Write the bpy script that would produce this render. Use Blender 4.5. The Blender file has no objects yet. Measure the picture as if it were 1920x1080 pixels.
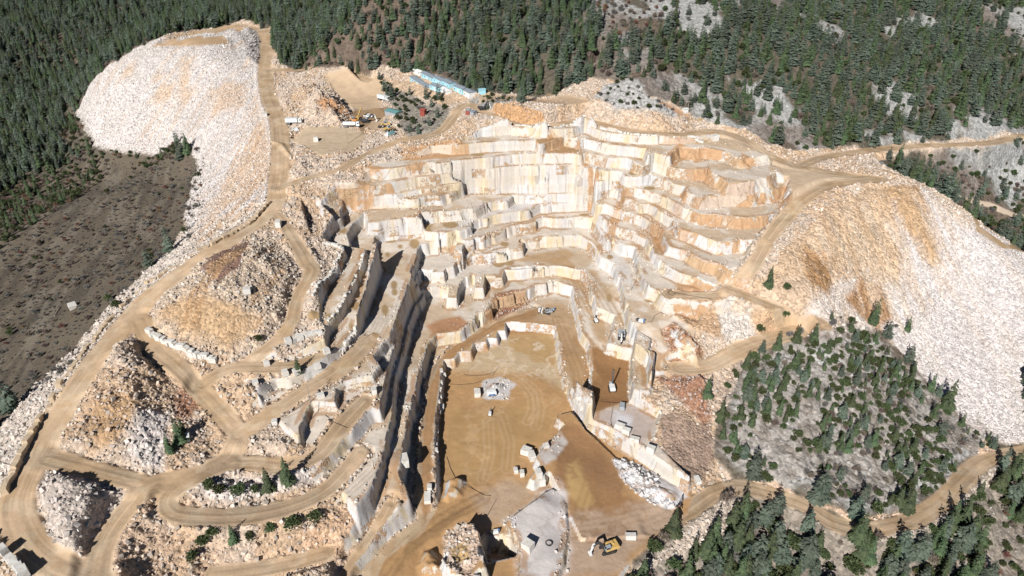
import bpy, math, random
import numpy as np
rng = np.random.default_rng(7)
random.seed(7)
R = math.radians
# ------------------------------------------------------------------ camera model (drone looking down into the quarry)
HC, PITCH, F = 165.0, R(32), 1283.0
SUN_AZ, SUN_EL = R(23), R(34)          # shadows fall 16 deg right of straight ahead
def at(px, py, z):                     # photo position on the level z -> metres
    X = (np.asarray(px, float) - 960) / F; Y = (540 - np.asarray(py, float)) / F
    dy = math.cos(PITCH) + Y * math.sin(PITCH); dz = -math.sin(PITCH) + Y * math.cos(PITCH)
    t = (np.asarray(z, float) - HC) / dz
    return X * t, dy * t
def W(pts, z=None):
    a = np.array([(p[0], p[1], p[2] if len(p) > 2 else z) for p in pts], float)
    x, y = at(a[:, 0], a[:, 1], a[:, 2])
    return np.stack([x, y, a[:, 2]], 1)
# ------------------------------------------------------------------ grid
def spaced(lo, hi, a, b, s0, smax, k):
    mid = np.arange(a, b, s0)
    out_hi, v, s = [], b, s0
    while v < hi:
        out_hi.append(v); s = min(smax, s * k); v += s
    out_lo, v, s = [], a, s0
    while v > lo:
        s = min(smax, s * k); v -= s; out_lo.append(v)
    return np.array(out_lo[::-1] + list(mid) + out_hi)
QUAL = 1.12
gx = spaced(-640, 640, -125, 150, .42 / QUAL, 5, 1.012)
gy = spaced(30, 980, 98, 330, .42 / QUAL, 5, 1.012)
NX, NY = len(gx), len(gy)
GX, GY = np.meshgrid(gx, gy)            # [NY, NX]
GX = GX.astype(np.float32); GY = GY.astype(np.float32)
# ------------------------------------------------------------------ noise
def vnoise(x, y, seed):
    r = np.random.default_rng(seed).random((256, 256)).astype(np.float32)
    xi = np.floor(x).astype(np.int64); yi = np.floor(y).astype(np.int64)
    fx = (x - xi).astype(np.float32); fy = (y - yi).astype(np.float32)
    fx = fx * fx * (3 - 2 * fx); fy = fy * fy * (3 - 2 * fy)
    a = r[yi & 255, xi & 255]; b = r[yi & 255, (xi + 1) & 255]
    c = r[(yi + 1) & 255, xi & 255]; d = r[(yi + 1) & 255, (xi + 1) & 255]
    return (a + (b - a) * fx) * (1 - fy) + (c + (d - c) * fx) * fy
def fbm(x, y, scale, octv=4, seed=1, gain=.5):
    s, amp, tot = 0, 1.0, 0
    ca, sa = math.cos(.6), math.sin(.6)
    x = x / scale; y = y / scale
    for o in range(octv):
        s = s + amp * vnoise(x, y, seed * 31 + o); tot += amp; amp *= gain
        x, y = (x * ca - y * sa) * 2.03 + 7.3, (x * sa + y * ca) * 2.03 + 3.1
    return s / tot
def cellnoise(x, y, size, seed):
    r = np.random.default_rng(seed).random((256, 256)).astype(np.float32)
    return r[np.floor(y / size).astype(np.int64) & 255, np.floor(x / size).astype(np.int64) & 255]
def smooth(t):
    t = np.clip(t, 0, 1); return t * t * (3 - 2 * t)
# ------------------------------------------------------------------ base surface: thin plate spline through measured points
ctl = []
def C(s):
    for tok in s.split():
        a = [float(v) for v in tok.split(',')]
        x, y = at(*a); ctl.append((float(x), float(y), a[2]))
# haul road along the left rim
C("500,62,58 497,130,52.5 520,220,49 526,300,46 520,380,42 400,470,38.5 300,540,36 250,600,33.5 150,720,30 80,830,27 30,930,25 60,1040,22 180,1075,20")
# left dump: top, slope, toe
C("300,85,54 400,60,56 480,50,58 450,100,54 380,110,53 240,110,45 200,130,36 165,165,20 150,215,2 200,272,0 300,290,2 360,330,9 430,350,25 400,300,25 300,180,30 250,220,18 400,200,38 460,200,45 350,400,15")
# meadow and valley forest
C("250,350,3 100,400,-3 0,480,-6 330,440,15 200,500,8 80,560,2 0,640,2 150,620,14 60,700,10 0,760,11 270,520,23 30,780,18 0,830,17 180,640,20 0,300,-10 100,250,-8 0,200,-4 90,150,3 0,100,20 200,60,30 0,0,45 300,20,42 450,10,60")
# left yards, islands of spoil between the roads
C("540,420,40 540,470,37 570,520,35 590,490,35 560,600,31 590,620,30.5 600,640,30 620,545,34 430,690,27 500,660,28 330,690,28 370,740,24 440,820,21.3 480,800,21.5 540,780,22 620,700,25 250,900,22 120,870,26 300,930,20.5 200,1050,18.5 350,960,18 450,900,18 480,850,19.5 560,870,18.5 550,950,15.2 650,890,15.6 690,860,15.8")
C("420,500,43 470,480,43 400,560,40 480,590,35 350,590,36 440,640,31 320,640,31 260,660,33 280,720,29.5 200,720,31.5 170,780,28.5 230,810,27 340,800,24 400,830,20 130,900,26.2 165,950,24 210,920,22.2 150,1000,21.8 430,950,17 300,1000,17.5 400,1010,13 300,1070,13 500,1010,12.5 600,980,13 600,1050,10 700,1050,2.5 740,960,8 650,1000,10")
C("650,270,48 600,190,49 620,290,48 560,330,46 560,250,48 570,180,52 620,210,51 640,160,52 700,150,54 700,220,49 640,330,47 700,280,49 740,250,50 830,200,56 860,240,55 620,370,43 590,400,41")
# top rim, natural knoll, wooded hill behind
C("800,160,58 870,180,59 900,200,59 920,200,60 960,190,64 1000,190,63 1030,185,60 1100,172,66 1160,180,68 1200,160,72 1240,195,66 1180,210,63 1270,225,59 1300,240,55.5 1380,265,52 1440,290,48.5 1500,290,45 1560,310,45 760,130,58 560,128,54 600,60,66 560,20,70 700,60,76 700,0,92 830,110,66 900,150,64 900,90,74 900,0,92 1050,160,66 1100,90,80 1100,0,95 1300,180,66 1300,90,82 1300,0,98 1500,260,50 1500,150,68 1500,0,93 1700,265,43 1700,150,63 1700,0,90 1900,245,39 1900,120,61 1900,0,86")
# right: road, spoil slopes, knoll, curved road, foreground
C("1580,290,44 1700,275,42 1900,260,38 1700,310,36 1800,330,28 1900,330,22 1900,400,10 1900,440,6 1820,400,14 1550,345,46.5 1650,340,46 1720,345,45 1780,385,38 1850,440,29 1920,500,21 1500,385,43 1470,415,40 1440,450,36 1410,500,32 1370,540,26 1340,552,24.5 1600,500,28 1500,500,33 1540,420,40 1700,600,12 1800,700,0 1850,800,-9 1905,822,-11 1900,600,9 1500,560,26 1600,620,13 1700,480,27 1800,560,13")
C("1260,553,22.6 1450,575,23.5 1530,602,21 1400,610,17 1480,625,15.5 1320,690,12 1280,660,14 1300,600,19 1500,640,15 1400,680,13 1500,720,11 1600,700,9 1700,750,2 1450,850,3 1400,880,1 1600,880,-3 1700,860,-5 1800,830,-9 1330,780,7 1340,870,1.5 1280,720,10 1270,800,7 1250,690,11")
C("1290,960,0 1400,915,-1 1500,945,-3 1600,990,-6 1700,980,-8 1800,920,-10 1850,860,-11 1920,845,-11 1300,1000,-1 1400,1000,-5 1600,1040,-11 1750,1020,-13 1900,900,-16 1900,1070,-24 1500,1070,-12 1300,1075,-6 1200,1060,-1 1000,1000,0 850,1060,2")
for p in [(-620, 900, 70), (0, 900, 170), (620, 900, 190), (620, 600, 120), (640, 300, -10), (640, 60, -70), (300, 60, -40), (0, 40, -12), (-300, 60, 0), (-640, 60, -25), (-640, 350, -25), (-640, 600, 10), (-150, 60, 14)]:
    ctl.append(p)
ctl = np.array(ctl)
def tps_fit(P, z, lam):
    n = len(P); d = np.hypot(P[:, None, 0] - P[None, :, 0], P[:, None, 1] - P[None, :, 1]) / 100
    K = np.where(d > 0, d * d * np.log(d + 1e-12), 0) + np.eye(n) * lam
    A = np.zeros((n + 3, n + 3)); A[:n, :n] = K; A[:n, n] = 1; A[:n, n + 1:] = P / 100
    A[n, :n] = 1; A[n + 1:, :n] = P.T / 100
    return np.linalg.solve(A, np.concatenate([z, [0, 0, 0]]))
wts = tps_fit(ctl[:, :2], ctl[:, 2], .002)
cgx = np.linspace(gx[0], gx[-1], 330); cgy = np.linspace(gy[0], gy[-1], 300)
cz = np.zeros((300, 330)); CX, CY = np.meshgrid(cgx, cgy)
for (x, y, _), w_ in zip(ctl, wts):
    d2 = ((CX - x) ** 2 + (CY - y) ** 2) / 1e4
    cz += w_ * .5 * d2 * np.log(d2 + 1e-12)
n_ = len(ctl); cz += wts[n_] + wts[n_ + 1] * CX / 100 + wts[n_ + 2] * CY / 100
def bil(tab, ax, ay, x, y):
    fx = np.interp(x, ax, np.arange(len(ax))); fy = np.interp(y, ay, np.arange(len(ay)))
    ix = np.clip(fx.astype(int), 0, len(ax) - 2); iy = np.clip(fy.astype(int), 0, len(ay) - 2)
    fx = fx - ix; fy = fy - iy
    return (tab[iy, ix] * (1 - fx) + tab[iy, ix + 1] * fx) * (1 - fy) + (tab[iy + 1, ix] * (1 - fx) + tab[iy + 1, ix + 1] * fx) * fy
H = bil(cz, cgx, cgy, GX, GY).astype(np.float32)
N1 = fbm(GX, GY, 14, 5, 3) - .5          # shared noises
N2 = fbm(GX, GY, 3.2, 4, 5) - .5
N3 = fbm(GX, GY, 45, 4, 9) - .5
CEL2 = cellnoise(GX + .12 * GY, GY - .12 * GX, 7.6, 14) - .5
CELL = cellnoise(GX + .3 * GY, GY - .3 * GX, 4.3, 4) - .5
# ------------------------------------------------------------------ polygon tools
def box(P, pad):
    x0, x1 = np.searchsorted(gx, [P[:, 0].min() - pad, P[:, 0].max() + pad])
    y0, y1 = np.searchsorted(gy, [P[:, 1].min() - pad, P[:, 1].max() + pad])
    return slice(max(0, y0 - 1), y1 + 1), slice(max(0, x0 - 1), x1 + 1)
def sdf(P, sl):                          # > 0 inside
    x = GX[sl]; y = GY[sl]
    d2 = np.full(x.shape, 1e12, np.float32); ins = np.zeros(x.shape, bool)
    n = len(P)
    for i in range(n):
        ax, ay = P[i, 0], P[i, 1]; bx, by = P[(i + 1) % n, 0], P[(i + 1) % n, 1]
        ex, ey = bx - ax, by - ay; L = ex * ex + ey * ey + 1e-9
        t = np.clip(((x - ax) * ex + (y - ay) * ey) / L, 0, 1)
        d2 = np.minimum(d2, (x - ax - t * ex) ** 2 + (y - ay - t * ey) ** 2)
        if ay != by:
            c = ((ay > y) != (by > y)) & (x < ex * (y - ay) / (by - ay) + ax)
            ins ^= c
    d = np.sqrt(d2)
    return np.where(ins, d, -d)
def idw(ctrl, sl):
    if not isinstance(ctrl, list): return np.float32(ctrl)
    Q = W(ctrl); num = 0; den = 0
    for x, y, z in Q:
        w_ = 1 / (((GX[sl] - x) ** 2 + (GY[sl] - y) ** 2) + 4) ** 1.0
        num = num + w_ * z; den = den + w_
    return num / den
FLOORM = np.zeros(H.shape, bool); CUT = np.zeros(H.shape, bool)
def cut(pts, zc, floor, edge=.8, jag=.9, rough=.25, mark=True):
    P = W(pts, zc); sl = box(P, 4)
    jm = .16 + .30 * smooth((GX[sl] + 42) / 12)
    nat = np.maximum(smooth((GX[sl] - 68) / 16) * smooth((GY[sl] - 205) / 25), smooth((-50 - GX[sl]) / 14) * smooth((GY[sl] - 266) / 14))
    mid = smooth((GX[sl] + 44) / 8) * smooth((26 - GX[sl]) / 12) * smooth((GY[sl] - 222) / 12) * smooth((305 - GY[sl]) / 15)
    s = sdf(P, sl) + mid * jag * 3.4 * CEL2[sl] * (np.abs(CEL2[sl]) > .17) + jm * jag * 2 * CELL[sl] * (np.abs(CELL[sl]) > .12) + rough * (.5 + .5 * jm + 3 * nat) * 2 * N2[sl]
    f = idw(floor, sl) + .25 * N1[sl]
    t = np.clip(s / (edge + 2.0 * nat), 0, 1)
    H[sl] = H[sl] * (1 - t) + f * t
    if mark:
        FLOORM[sl] |= s > .2; CUT[sl] |= s > -2.5
# ------------------------------------------------------------------ the quarry: nested benches cut one below the other
H += np.where((GY < 420), 0, 0) + 1.6 * N1 * .5
cut([(905,215),(925,222),(955,226),(992,230),(1018,228),(1030,213),(1060,210),(1098,213),(1145,212),(1165,219),(1200,223),(1262,228),(1280,222),(1290,240),(1290,262),(1240,275),(1100,270),(1000,280),(890,270),(880,240)], 62.5, 56.6)
cut([(872,248),(902,241),(960,237),(1000,241),(1030,243),(1075,240),(1097,232),(1120,243),(1140,249),(1185,254),(1232,256),(1238,250),(1262,250),(1310,243,55),(1400,262,53),(1450,290,50),(1450,310,50),(1380,320),(1200,300),(1000,300),(860,290),(845,262)], 56.6,
    [(1000,262,52.9),(900,262,52.9),(1200,275,52.9),(1100,262,52.9),(1300,258,53.6),(1340,262,53),(1400,290,51)])
cut([(700,300,50),(747,282),(810,268),(852,272),(897,268),(960,264),(1004,263),(1012,272),(1040,262),(1060,255),(1085,262),(1097,260),(1136,270),(1211,278),(1216,290),(1232,287),(1255,292),(1272,275),(1300,278),(1324,276),(1372,283),(1390,295),(1398,300,50.5),(1440,300,49),(1470,320,47),(1468,345,46),(1400,360),(1300,350),(1200,330),(1000,330),(800,335),(700,330,48),(680,318,48)], 52.9, 48.4)
cut([(640,350,47),(690,318),(735,316),(793,307),(885,299),(960,290),(1020,288),(1070,288),(1085,290),(1099,287),(1140,296),(1176,297),(1205,312),(1226,303),(1261,314),(1300,318),(1326,316),(1359,337),(1367,345),(1413,340),(1440,333),(1455,322),(1480,330,46.5),(1490,360,45),(1475,390,43.5),(1380,405),(1300,390),(1200,360),(1000,360),(800,360),(690,370),(620,372,45)], 48.4, 43.9)
cut([(600,378,42),(630,353),(685,349),(731,343),(831,324),(872,319),(960,313),(1020,311),(1075,309),(1088,307),(1102,322),(1132,318),(1176,332),(1222,328),(1259,341),(1285,349),(1290,360),(1313,370),(1359,366),(1420,364),(1457,352),(1478,345,43),(1480,383,42),(1440,430,39),(1400,445),(1300,430),(1200,400),(1000,380),(800,385),(690,390),(610,395,40)], 43.9, 39.5)
cut([(605,392,39),(650,372,39),(739,362,40.5),(756,355,41),(835,343,40),(872,338),(960,328),(1020,327),(1078,325),(1086,335),(1110,342),(1140,338),(1176,350),(1209,355),(1247,370),(1262,378),(1283,389),(1313,400),(1370,405),(1405,408),(1450,398,40),(1462,400,39.5),(1420,460,35.5),(1405,500,34.5),(1340,480),(1250,430),(1150,400),(1000,390),(800,400),(700,410),(640,415),(620,405)], 39.5, [(1000,350,35),(1250,400,35),(1000,370,35),(700,365,38),(790,366,37.5),(840,356,36.5),(640,380,37.5)])
cut([(598,560,34),(610,522),(632,495),(645,466),(606,455),(612,440,35.5),(625,424,36),(640,415,36),(637,395,37),(645,380,37.5),(690,371,38),(714,370,38.2),(777,374,37.5),(789,369,38),(827,365,37.5),(841,360,37),(872,351),(960,346),(1020,346),(1076,343),(1089,356),(1110,364),(1134,354),(1161,356),(1172,372),(1203,383),(1217,383),(1247,402),(1261,412),(1274,429),(1345,454),(1385,452),(1410,450,35.5),(1412,500,33.5),(1355,540,30),(1310,500),(1200,430),(1000,400),(850,420),(760,430),(700,440),(680,560),(640,650),(600,600,31)], 35,
    [(660,415,33),(660,500,30.7),(760,392,34),(700,400,34),(850,385,32.5),(960,372,30.9),(1020,370,30.7),(1250,450,30.7),(610,640,29.8)])
cut([(470,690,26),(495,672,28.5),(608,640,29.5),(612,612,29.8),(633,585),(656,540),(687,470),(658,467),(652,445),(665,425),(685,397,33.5),(690,420,33),(752,418,33.2),(754,408,33.8),(787,408,33.6),(789,396,33.8),(862,398,32),(885,393,31.6),(905,382,31.4),(950,376,31),(961,367),(1020,365),(1076,363),(1091,372),(1115,385),(1140,385),(1165,396),(1205,408),(1224,420),(1242,431),(1253,462),(1288,472),(1320,490),(1345,495),(1362,505),(1370,540,29),(1330,540,28),(1260,530),(1180,460),(1060,400),(900,425),(800,445),(700,480),(640,680),(560,740),(480,740)], 30.7,
    [(1000,378,26.7),(1250,480,26.7),(1330,515,26.7),(760,430,28.6),(700,440,28.3),(850,415,28),(900,400,27),(760,455,27),(670,560,26.7),(650,640,25.8),(560,700,25),(480,715,25.5)])
cut([(480,745,24),(517,712,25),(577,716,25),(600,700,25.2),(640,662,25.5),(669,612),(687,562),(704,520),(712,493),(690,482),(700,472),(702,445,27.8),(720,436,28),(790,430,27.8),(840,440,27.3),(868,431,27),(891,420),(922,406),(957,400),(988,395),(1013,384),(1060,381),(1112,378),(1116,395),(1140,420),(1157,427),(1186,433),(1213,446),(1224,472),(1240,493),(1272,512),(1305,520),(1338,537),(1340,552,26),(1270,575,22),(1180,500),(1100,430),(950,450),(850,470),(790,540),(748,650),(722,705,22),(700,745,22),(650,790,21),(600,800,20),(560,840,19)], 26.7,
    [(1000,405,22.6),(760,480,23),(740,455,24.5),(800,450,24),(1180,450,22.6),(1250,530,22.6),(1320,550,23.8),(720,600,22.8),(690,690,23.2),(600,750,22.8),(540,780,22)])
cut([(600,880,18.5),(565,853,21),(562,800,22),(573,770,22.5),(583,752,22.8),(629,755,23),(629,725,23.3),(644,713,23.5),(698,702,23.5),(712,683,23.3),(700,668),(731,631),(745,590),(757,560),(775,500),(787,468),(802,457),(837,457),(865,455),(895,449),(905,450),(957,428),(962,425),(990,418),(1018,410),(1060,409),(1112,409),(1125,430),(1140,450),(1150,447),(1170,460),(1192,464),(1200,500),(1215,540),(1234,546),(1265,560),(1300,572,21),(1318,590,19.5),(1300,640,16),(1275,690,12.5),(1235,702,11.5),(1190,640),(1150,540),(1100,460),(950,470),(830,510),(790,600),(770,700),(725,790),(690,870),(650,900)], 22.6,
    [(1000,432,18.4),(850,490,18.4),(1180,540,18.4),(1240,570,18.4),(1210,600,18),(1250,650,14.5),(1240,695,11.6),(1275,680,12.5),(1290,610,18),(745,650,18.8),(690,750,20),(640,760,20),(570,860,18.5)])
cut([(625,905,16.5),(632,890,17.5),(650,840,18.5),(668,785,20),(675,772,20),(690,765,20),(712,768,20),(725,695,19.3),(729,679,19),(741,645),(752,600),(765,560),(780,530),(787,505),(835,503),(850,500),(860,482),(885,470),(905,475),(926,472),(976,462),(978,450),(1012,445),(1060,441),(1088,439),(1110,452),(1128,480),(1150,490),(1163,515),(1172,545),(1182,590),(1190,612,18),(1222,632,17),(1219,655,15),(1232,662,14),(1226,700,12),(1220,740,10),(1187,745,9),(1120,740),(1000,560),(900,540),(820,560),(785,700),(762,800),(742,880),(720,960),(690,1000,13)], 18.4,
    [(1000,480,13.6),(850,540,13.6),(1130,540,13),(1160,620,11),(1200,680,11),(1165,640,10),(765,640,14),(735,760,15.5),(690,860,15.8),(650,890,15.6)])
cut([(662,1015,9.3),(684,1003,10),(692,955,13),(700,900,15.5),(712,874,15.7),(725,820,15.6),(735,774,15.4),(742,700,15),(755,660,14.4),(770,600),(785,560),(795,545),(830,538),(860,535),(868,525),(885,512),(913,518),(938,518),(942,503),(980,503),(1005,497),(1045,497),(1070,500),(1095,505),(1108,520),(1115,560),(1121,571),(1152,582),(1145,640,11),(1140,645,10),(1185,657,10),(1187,745,8),(1120,760,6),(1060,700),(1000,600),(870,650),(812,690),(800,780),(790,880),(788,960,9),(760,1040,7),(715,1040,9)], 13.6,
    [(1000,520,9),(1100,560,8.5),(1125,620,7.5),(1150,700,4.5),(1165,735,4.5),(880,590,9),(785,660,9.5),(772,700,10.5),(765,780,11.5),(738,860,12.5),(742,915,10.5),(745,970,6.5),(712,975,9),(692,1005,8.6),(700,1045,4)])
cut([(720,1085,2.4),(750,1030,3.2),(765,995,5),(766,930,10.5),(748,880,12.3),(752,850,12.3),(765,785,11.6),(780,720,10.5),(795,675,9.5),(805,640),(818,628),(862,622),(880,608),(900,590),(915,577),(926,562),(960,552),(990,548),(1012,530),(1040,527),(1074,535),(1078,560),(1088,600),(1094,620),(1105,650,6),(1110,700,4.5),(1108,745,4),(1060,740,2),(1040,640),(960,640),(860,690),(850,760),(845,860),(840,960),(800,1020),(745,1060)], 9,
    [(1020,590,4),(930,600,4),(850,650,4.4),(815,720,4.6),(800,790,4.6),(795,880,4),(775,960,2.8),(740,1020,2.2),(1055,650,3.3),(1080,720,2.5),(1095,740,2.5)])
for q in ([(1191,612),(1222,632),(1217,662),(1212,660),(1190,640)], [(1216,650),(1231,658),(1224,700),(1219,698)]):
    cut(q, 17.5, 17, jag=.2, edge=.4)
for q, z in (([(888,541),(908,541),(912,515),(890,508)], 13.6), ([(850,470),(868,472),(872,455),(855,452)], 22.6), ([(808,512),(834,512),(838,500),(812,498)], 18.4), ([(836,560),(858,560),(862,535),(840,534)], 13.6)):
    cut(q, z, z, jag=0, edge=.4, rough=.1)
# platform right of the pit
cut([(1112,748,6),(1187,738,9),(1240,765,9.5),(1233,795,9),(1228,812,8),(1262,850,7),(1300,890,6),(1290,905,5),(1106,800,5)], 9, 5.4, jag=.3)
# pit floor
cut([(818,948,3),(818,880,3.8),(815,820,4),(818,780,4),(826,720,4.2),(831,672,4.8),(852,672,4.7),(860,658,4.8),(883,658,4.6),(889,641,4.4),(912,641,4.2),(914,633,4.2),(931,633,4.1),(933,620,4),(947,620,4),(948,604),(1000,605),(1042,612),(1046,640,3.6),(1052,680,3),(1060,720,2),(1078,765,1),(1106,785,5.4),(1150,805,5.4),(1200,836,5.4),(1270,885,5),(1290,905,3),(1300,930,1),(1290,960,0),(1250,1000,-.5),(1180,1060,0),(1150,1110,0),(1000,1130,0),(780,1130,1),(700,1090,2),(720,1050,2.2),(790,1000,2),(825,955,1)], 4,
    [(1000,700,0),(900,850,0),(1100,900,0),(1050,1000,0),(1250,960,0),(1200,1050,0),(730,1060,1.6),(800,990,.6),(850,1000,.4),(1060,740,.8)], jag=.35)
cut([(562,374),(598,370),(606,392),(602,428),(586,434),(572,406)], 43, [(585,380,40),(590,425,36.8)], jag=.8, rough=1.2, mark=False)
# the right half of the floor lies a step higher
cut([(1043,776),(1072,768),(1100,800),(1160,850),(1230,900),(1290,935),(1250,990),(1090,1000),(1060,940),(1030,885),(1000,905),(988,898),(1008,872),(1000,860),(1014,838),(1030,826),(1045,805),(1053,797),(1040,785)], 3.6,
    [(1060,790,3.9),(1020,850,4),(1000,890,3.6),(1100,850,1.8),(1070,950,.6),(1180,880,1),(1250,960,.1),(1150,980,.2)], jag=.15, edge=.5)
# blocks left standing at the front of the pit, and the sump cut below it
cut([(948,972),(975,952),(1002,934),(1012,921),(1035,905),(1052,912),(1066,940),(1068,990),(1062,1050),(1045,1090),(966,1095),(972,1038)], 3.2, [(960,985,3.6),(1000,940,3.8),(1055,930,1.2),(1065,1000,.8),(1000,1050,2.6)], jag=0, edge=.8)
cut([(843,1000),(858,985),(868,976),(890,980),(900,1000),(905,1030),(914,1062),(880,1080),(838,1075),(825,1050)], 6.4, [(880,985,6.8),(850,1010,5.5),(900,1040,6),(850,1060,4)], jag=1.6, rough=.7)
cut([(901,1012),(912,1000),(940,1003),(958,1006),(973,1037),(968,1043),(916,1056)], 0, -8, jag=0, rough=.05, edge=.35)
cut([(813,950,3),(820,770,3.5),(829,700,4)], 4, 4.4) if False else None
# ------------------------------------------------------------------ roads
ROADM = np.zeros(H.shape, np.float32); TRK = np.zeros(H.shape, np.float32)
def road(pts, width, sh=2.5, keep=False):
    P = W(pts); P = np.concatenate([[P[0]], P, [P[-1]]])
    Q = []
    for i in range(1, len(P) - 2):                 # Catmull-Rom through the points
        p0, p1, p2, p3 = P[i - 1], P[i], P[i + 1], P[i + 2]
        for t in np.linspace(0, 1, 7)[:-1]:
            Q.append(.5 * (2 * p1 + (p2 - p0) * t + (2 * p0 - 5 * p1 + 4 * p2 - p3) * t * t + (3 * p1 - p0 - 3 * p2 + p3) * t ** 3))
    Q.append(P[-1]); Q = np.array(Q)
    sl = box(Q, width / 2 + sh + 2); x = GX[sl]; y = GY[sl]
    best = np.full(x.shape, 1e9, np.float32); z = np.zeros(x.shape, np.float32)
    for a, b in zip(Q[:-1], Q[1:]):
        e = b - a; L = e[0] ** 2 + e[1] ** 2 + 1e-9
        t = np.clip(((x - a[0]) * e[0] + (y - a[1]) * e[1]) / L, 0, 1)
        d = np.hypot(x - a[0] - t * e[0], y - a[1] - t * e[1])
        m = d < best; best[m] = d[m]; z[m] = (a[2] + t * e[2])[m]
    d = best + 1.6 * N1[sl] + .5 * N2[sl]
    k = 1 - smooth((d - width / 2) / sh)
    rut = -.10 * np.exp(-((np.abs(best - width * .2) - .0) / .45) ** 2)
    if not keep: H[sl] = H[sl] * (1 - k) + (z + rut + .12 * N2[sl]) * k
    for o_ in (.10, .20, .29): TRK[sl] = np.maximum(TRK[sl], np.exp(-((best + .7 * N1[sl] - width * o_) / .32) ** 2) * smooth((width / 2 - best) / .6))
    ROADM[sl] = np.maximum(ROADM[sl], smooth((width / 2 + .3 - d) / 1.2))
    FLOORM[sl] &= ~(k > .6)
road([(497,56,57.5),(500,90,55),(497,130,52.5),(503,180,50.5),(520,220,49),(526,260,47.5),(526,300,46),(522,350,43),(505,395,41),(400,470,38.5),(300,540,36),(250,590,33.5),(150,720,30),(85,820,27),(40,910,25),(30,960,23.5),(55,1020,22),(110,1062,20.5),(180,1090,19.5)], 9.5)
road([(524,352,43),(580,333,45.8),(640,318,47.5),(690,290,48),(750,264,49.6),(820,250,52),(850,220,55),(860,205,57),(880,196,57.6),(915,212,57),(955,229,56.7),(992,236,56.6),(1050,232,56.6),(1098,226,56.6),(1172,243,56.4),(1276,252,56),(1340,245,54.8),(1400,264,52),(1445,292,49),(1500,312,47),(1600,330,46),(1655,337,46)], 6.5)
road([(503,132,52.5),(560,131,53.5),(640,132,54),(690,150,53)], 7)
road([(1500,312,47),(1560,292,45),(1700,275,42),(1850,268,40),(1915,254,38.5)], 7)
road([(1655,337,46),(1560,347,46),(1500,380,43),(1470,412,40),(1440,450,36),(1410,500,32),(1370,540,26.5),(1340,553,24.8),(1260,553,22.8)], 7)
road([(1372,545,26),(1450,575,23.5),(1530,600,21),(1545,612,19.5)], 6.5)
road([(1492,622,16),(1400,650,14.2),(1330,685,12.3),(1275,690,11.5)], 9)
road([(520,400,41),(545,440,39),(575,490,36),(585,510,35),(558,560,33),(545,605,31),(505,650,29),(440,690,27.2)], 6)
road([(262,600,33),(290,650,30.5),(335,690,28),(380,735,25),(430,790,22.3),(450,815,21.3),(420,860,20.5),(350,895,20.5),(280,912,21),(205,1000,19),(180,1085,19)], 7.5)
road([(90,860,25.8),(170,880,24),(262,905,21.2)], 7)
road([(380,720,25),(430,692,27),(500,690,26.6),(560,685,26.4),(610,668,26.6)], 7)
road([(448,815,21.3),(500,780,21.8),(570,733,22.7),(640,690,23.2),(690,640,22.9)], 7)
road([(400,872,20),(470,868,19.2),(540,872,18.7),(600,850,18.8),(640,800,19.6),(685,752,20)], 6.5)
road([(415,872,19.8),(350,905,20.2),(315,935,19.3),(328,962,18.2),(400,970,17),(480,965,16.2),(560,945,15.6),(620,912,15.3),(675,850,15.8)], 6.5)
road([(400,1078,10),(520,1062,8.5),(610,1038,7.5)], 6)
road([(650,1078,4),(695,1015,5.5),(730,950,8.5)], 5)
road([(700,1085,2),(760,1015,2),(840,960,1.2),(900,930,.4)], 7)
road([(800,990,2.4),(792,930,3.4),(797,850,4.4),(808,750,4.7),(820,690,4.6),(860,650,4.4),(930,605,4.1),(1000,580,4)], 4.5, keep=True)
road([(1230,985,-.2),(1290,958,-.3),(1340,925,-.6),(1400,915,-1),(1500,945,-3),(1560,980,-5),(1620,992,-6.5),(1700,978,-8),(1760,945,-9),(1800,905,-10),(1850,862,-11),(1930,845,-11.5)], 6.5)
road([(497,60,57.5),(440,47,57),(380,62,55.5),(310,82,53.5)], 8)
road([(1030,178,61),(1070,168,62.5),(1110,150,65),(1125,140,66.5)], 4)
# ------------------------------------------------------------------ positions on the finished ground
def hit(px, py):
    px = np.atleast_1d(np.asarray(px, float)); py = np.atleast_1d(np.asarray(py, float))
    X = (px - 960) / F; Y = (540 - py) / F
    dy = math.cos(PITCH) + Y * math.sin(PITCH); dz = -math.sin(PITCH) + Y * math.cos(PITCH)
    T = np.arange(90, 1000, .5); out = np.zeros((len(px), 3))
    for i in range(len(px)):
        x = X[i] * T; y = dy[i] * T; z = HC + dz[i] * T
        h = bil(H, gx, gy, x, y); k = np.argmax(z < h)
        if not (z < h).any(): k = len(T) - 1
        out[i] = (x[k], y[k], h[k])
    return out
def zat(x, y): return bil(H, gx, gy, np.asarray(x, float), np.asarray(y, float))
def T(s):                                 # "x,y x,y ..." traced outline
    return [tuple(float(v) for v in t.split(',')) for t in s.split()]
# ------------------------------------------------------------------ spoil piles
def bump(s, h, w, nz=.5):
    P = hit([p[0] for p in T(s)], [p[1] for p in T(s)]); sl = box(P, 3)
    d = sdf(P, sl) + 3 * N1[sl]
    k = smooth(d / w); H[sl] += k * h * (1 + nz * 2 * N2[sl] + nz * N1[sl])
bump("1252,612 1275,620 1318,662 1312,690 1285,680 1262,650", 4, 5)
bump("1232,715 1290,703 1335,708 1340,760 1310,800 1262,745", 4.5, 8)
bump("560,215 600,190 650,195 662,215 650,240 610,238 575,235", 5, 8)
bump("540,170 600,160 640,180 620,205 560,205", 3.5, 7)
bump("575,560 590,520 625,510 612,560 590,600 570,600", 2, 4)
bump("480,845 500,815 545,815 563,850 545,865 510,860", 3, 5)
bump("430,735 470,725 520,735 500,770 450,775", 3, 5)
bump("365,905 420,895 520,890 610,875 600,905 540,925 430,940 380,930", 2.2, 4)
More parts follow.
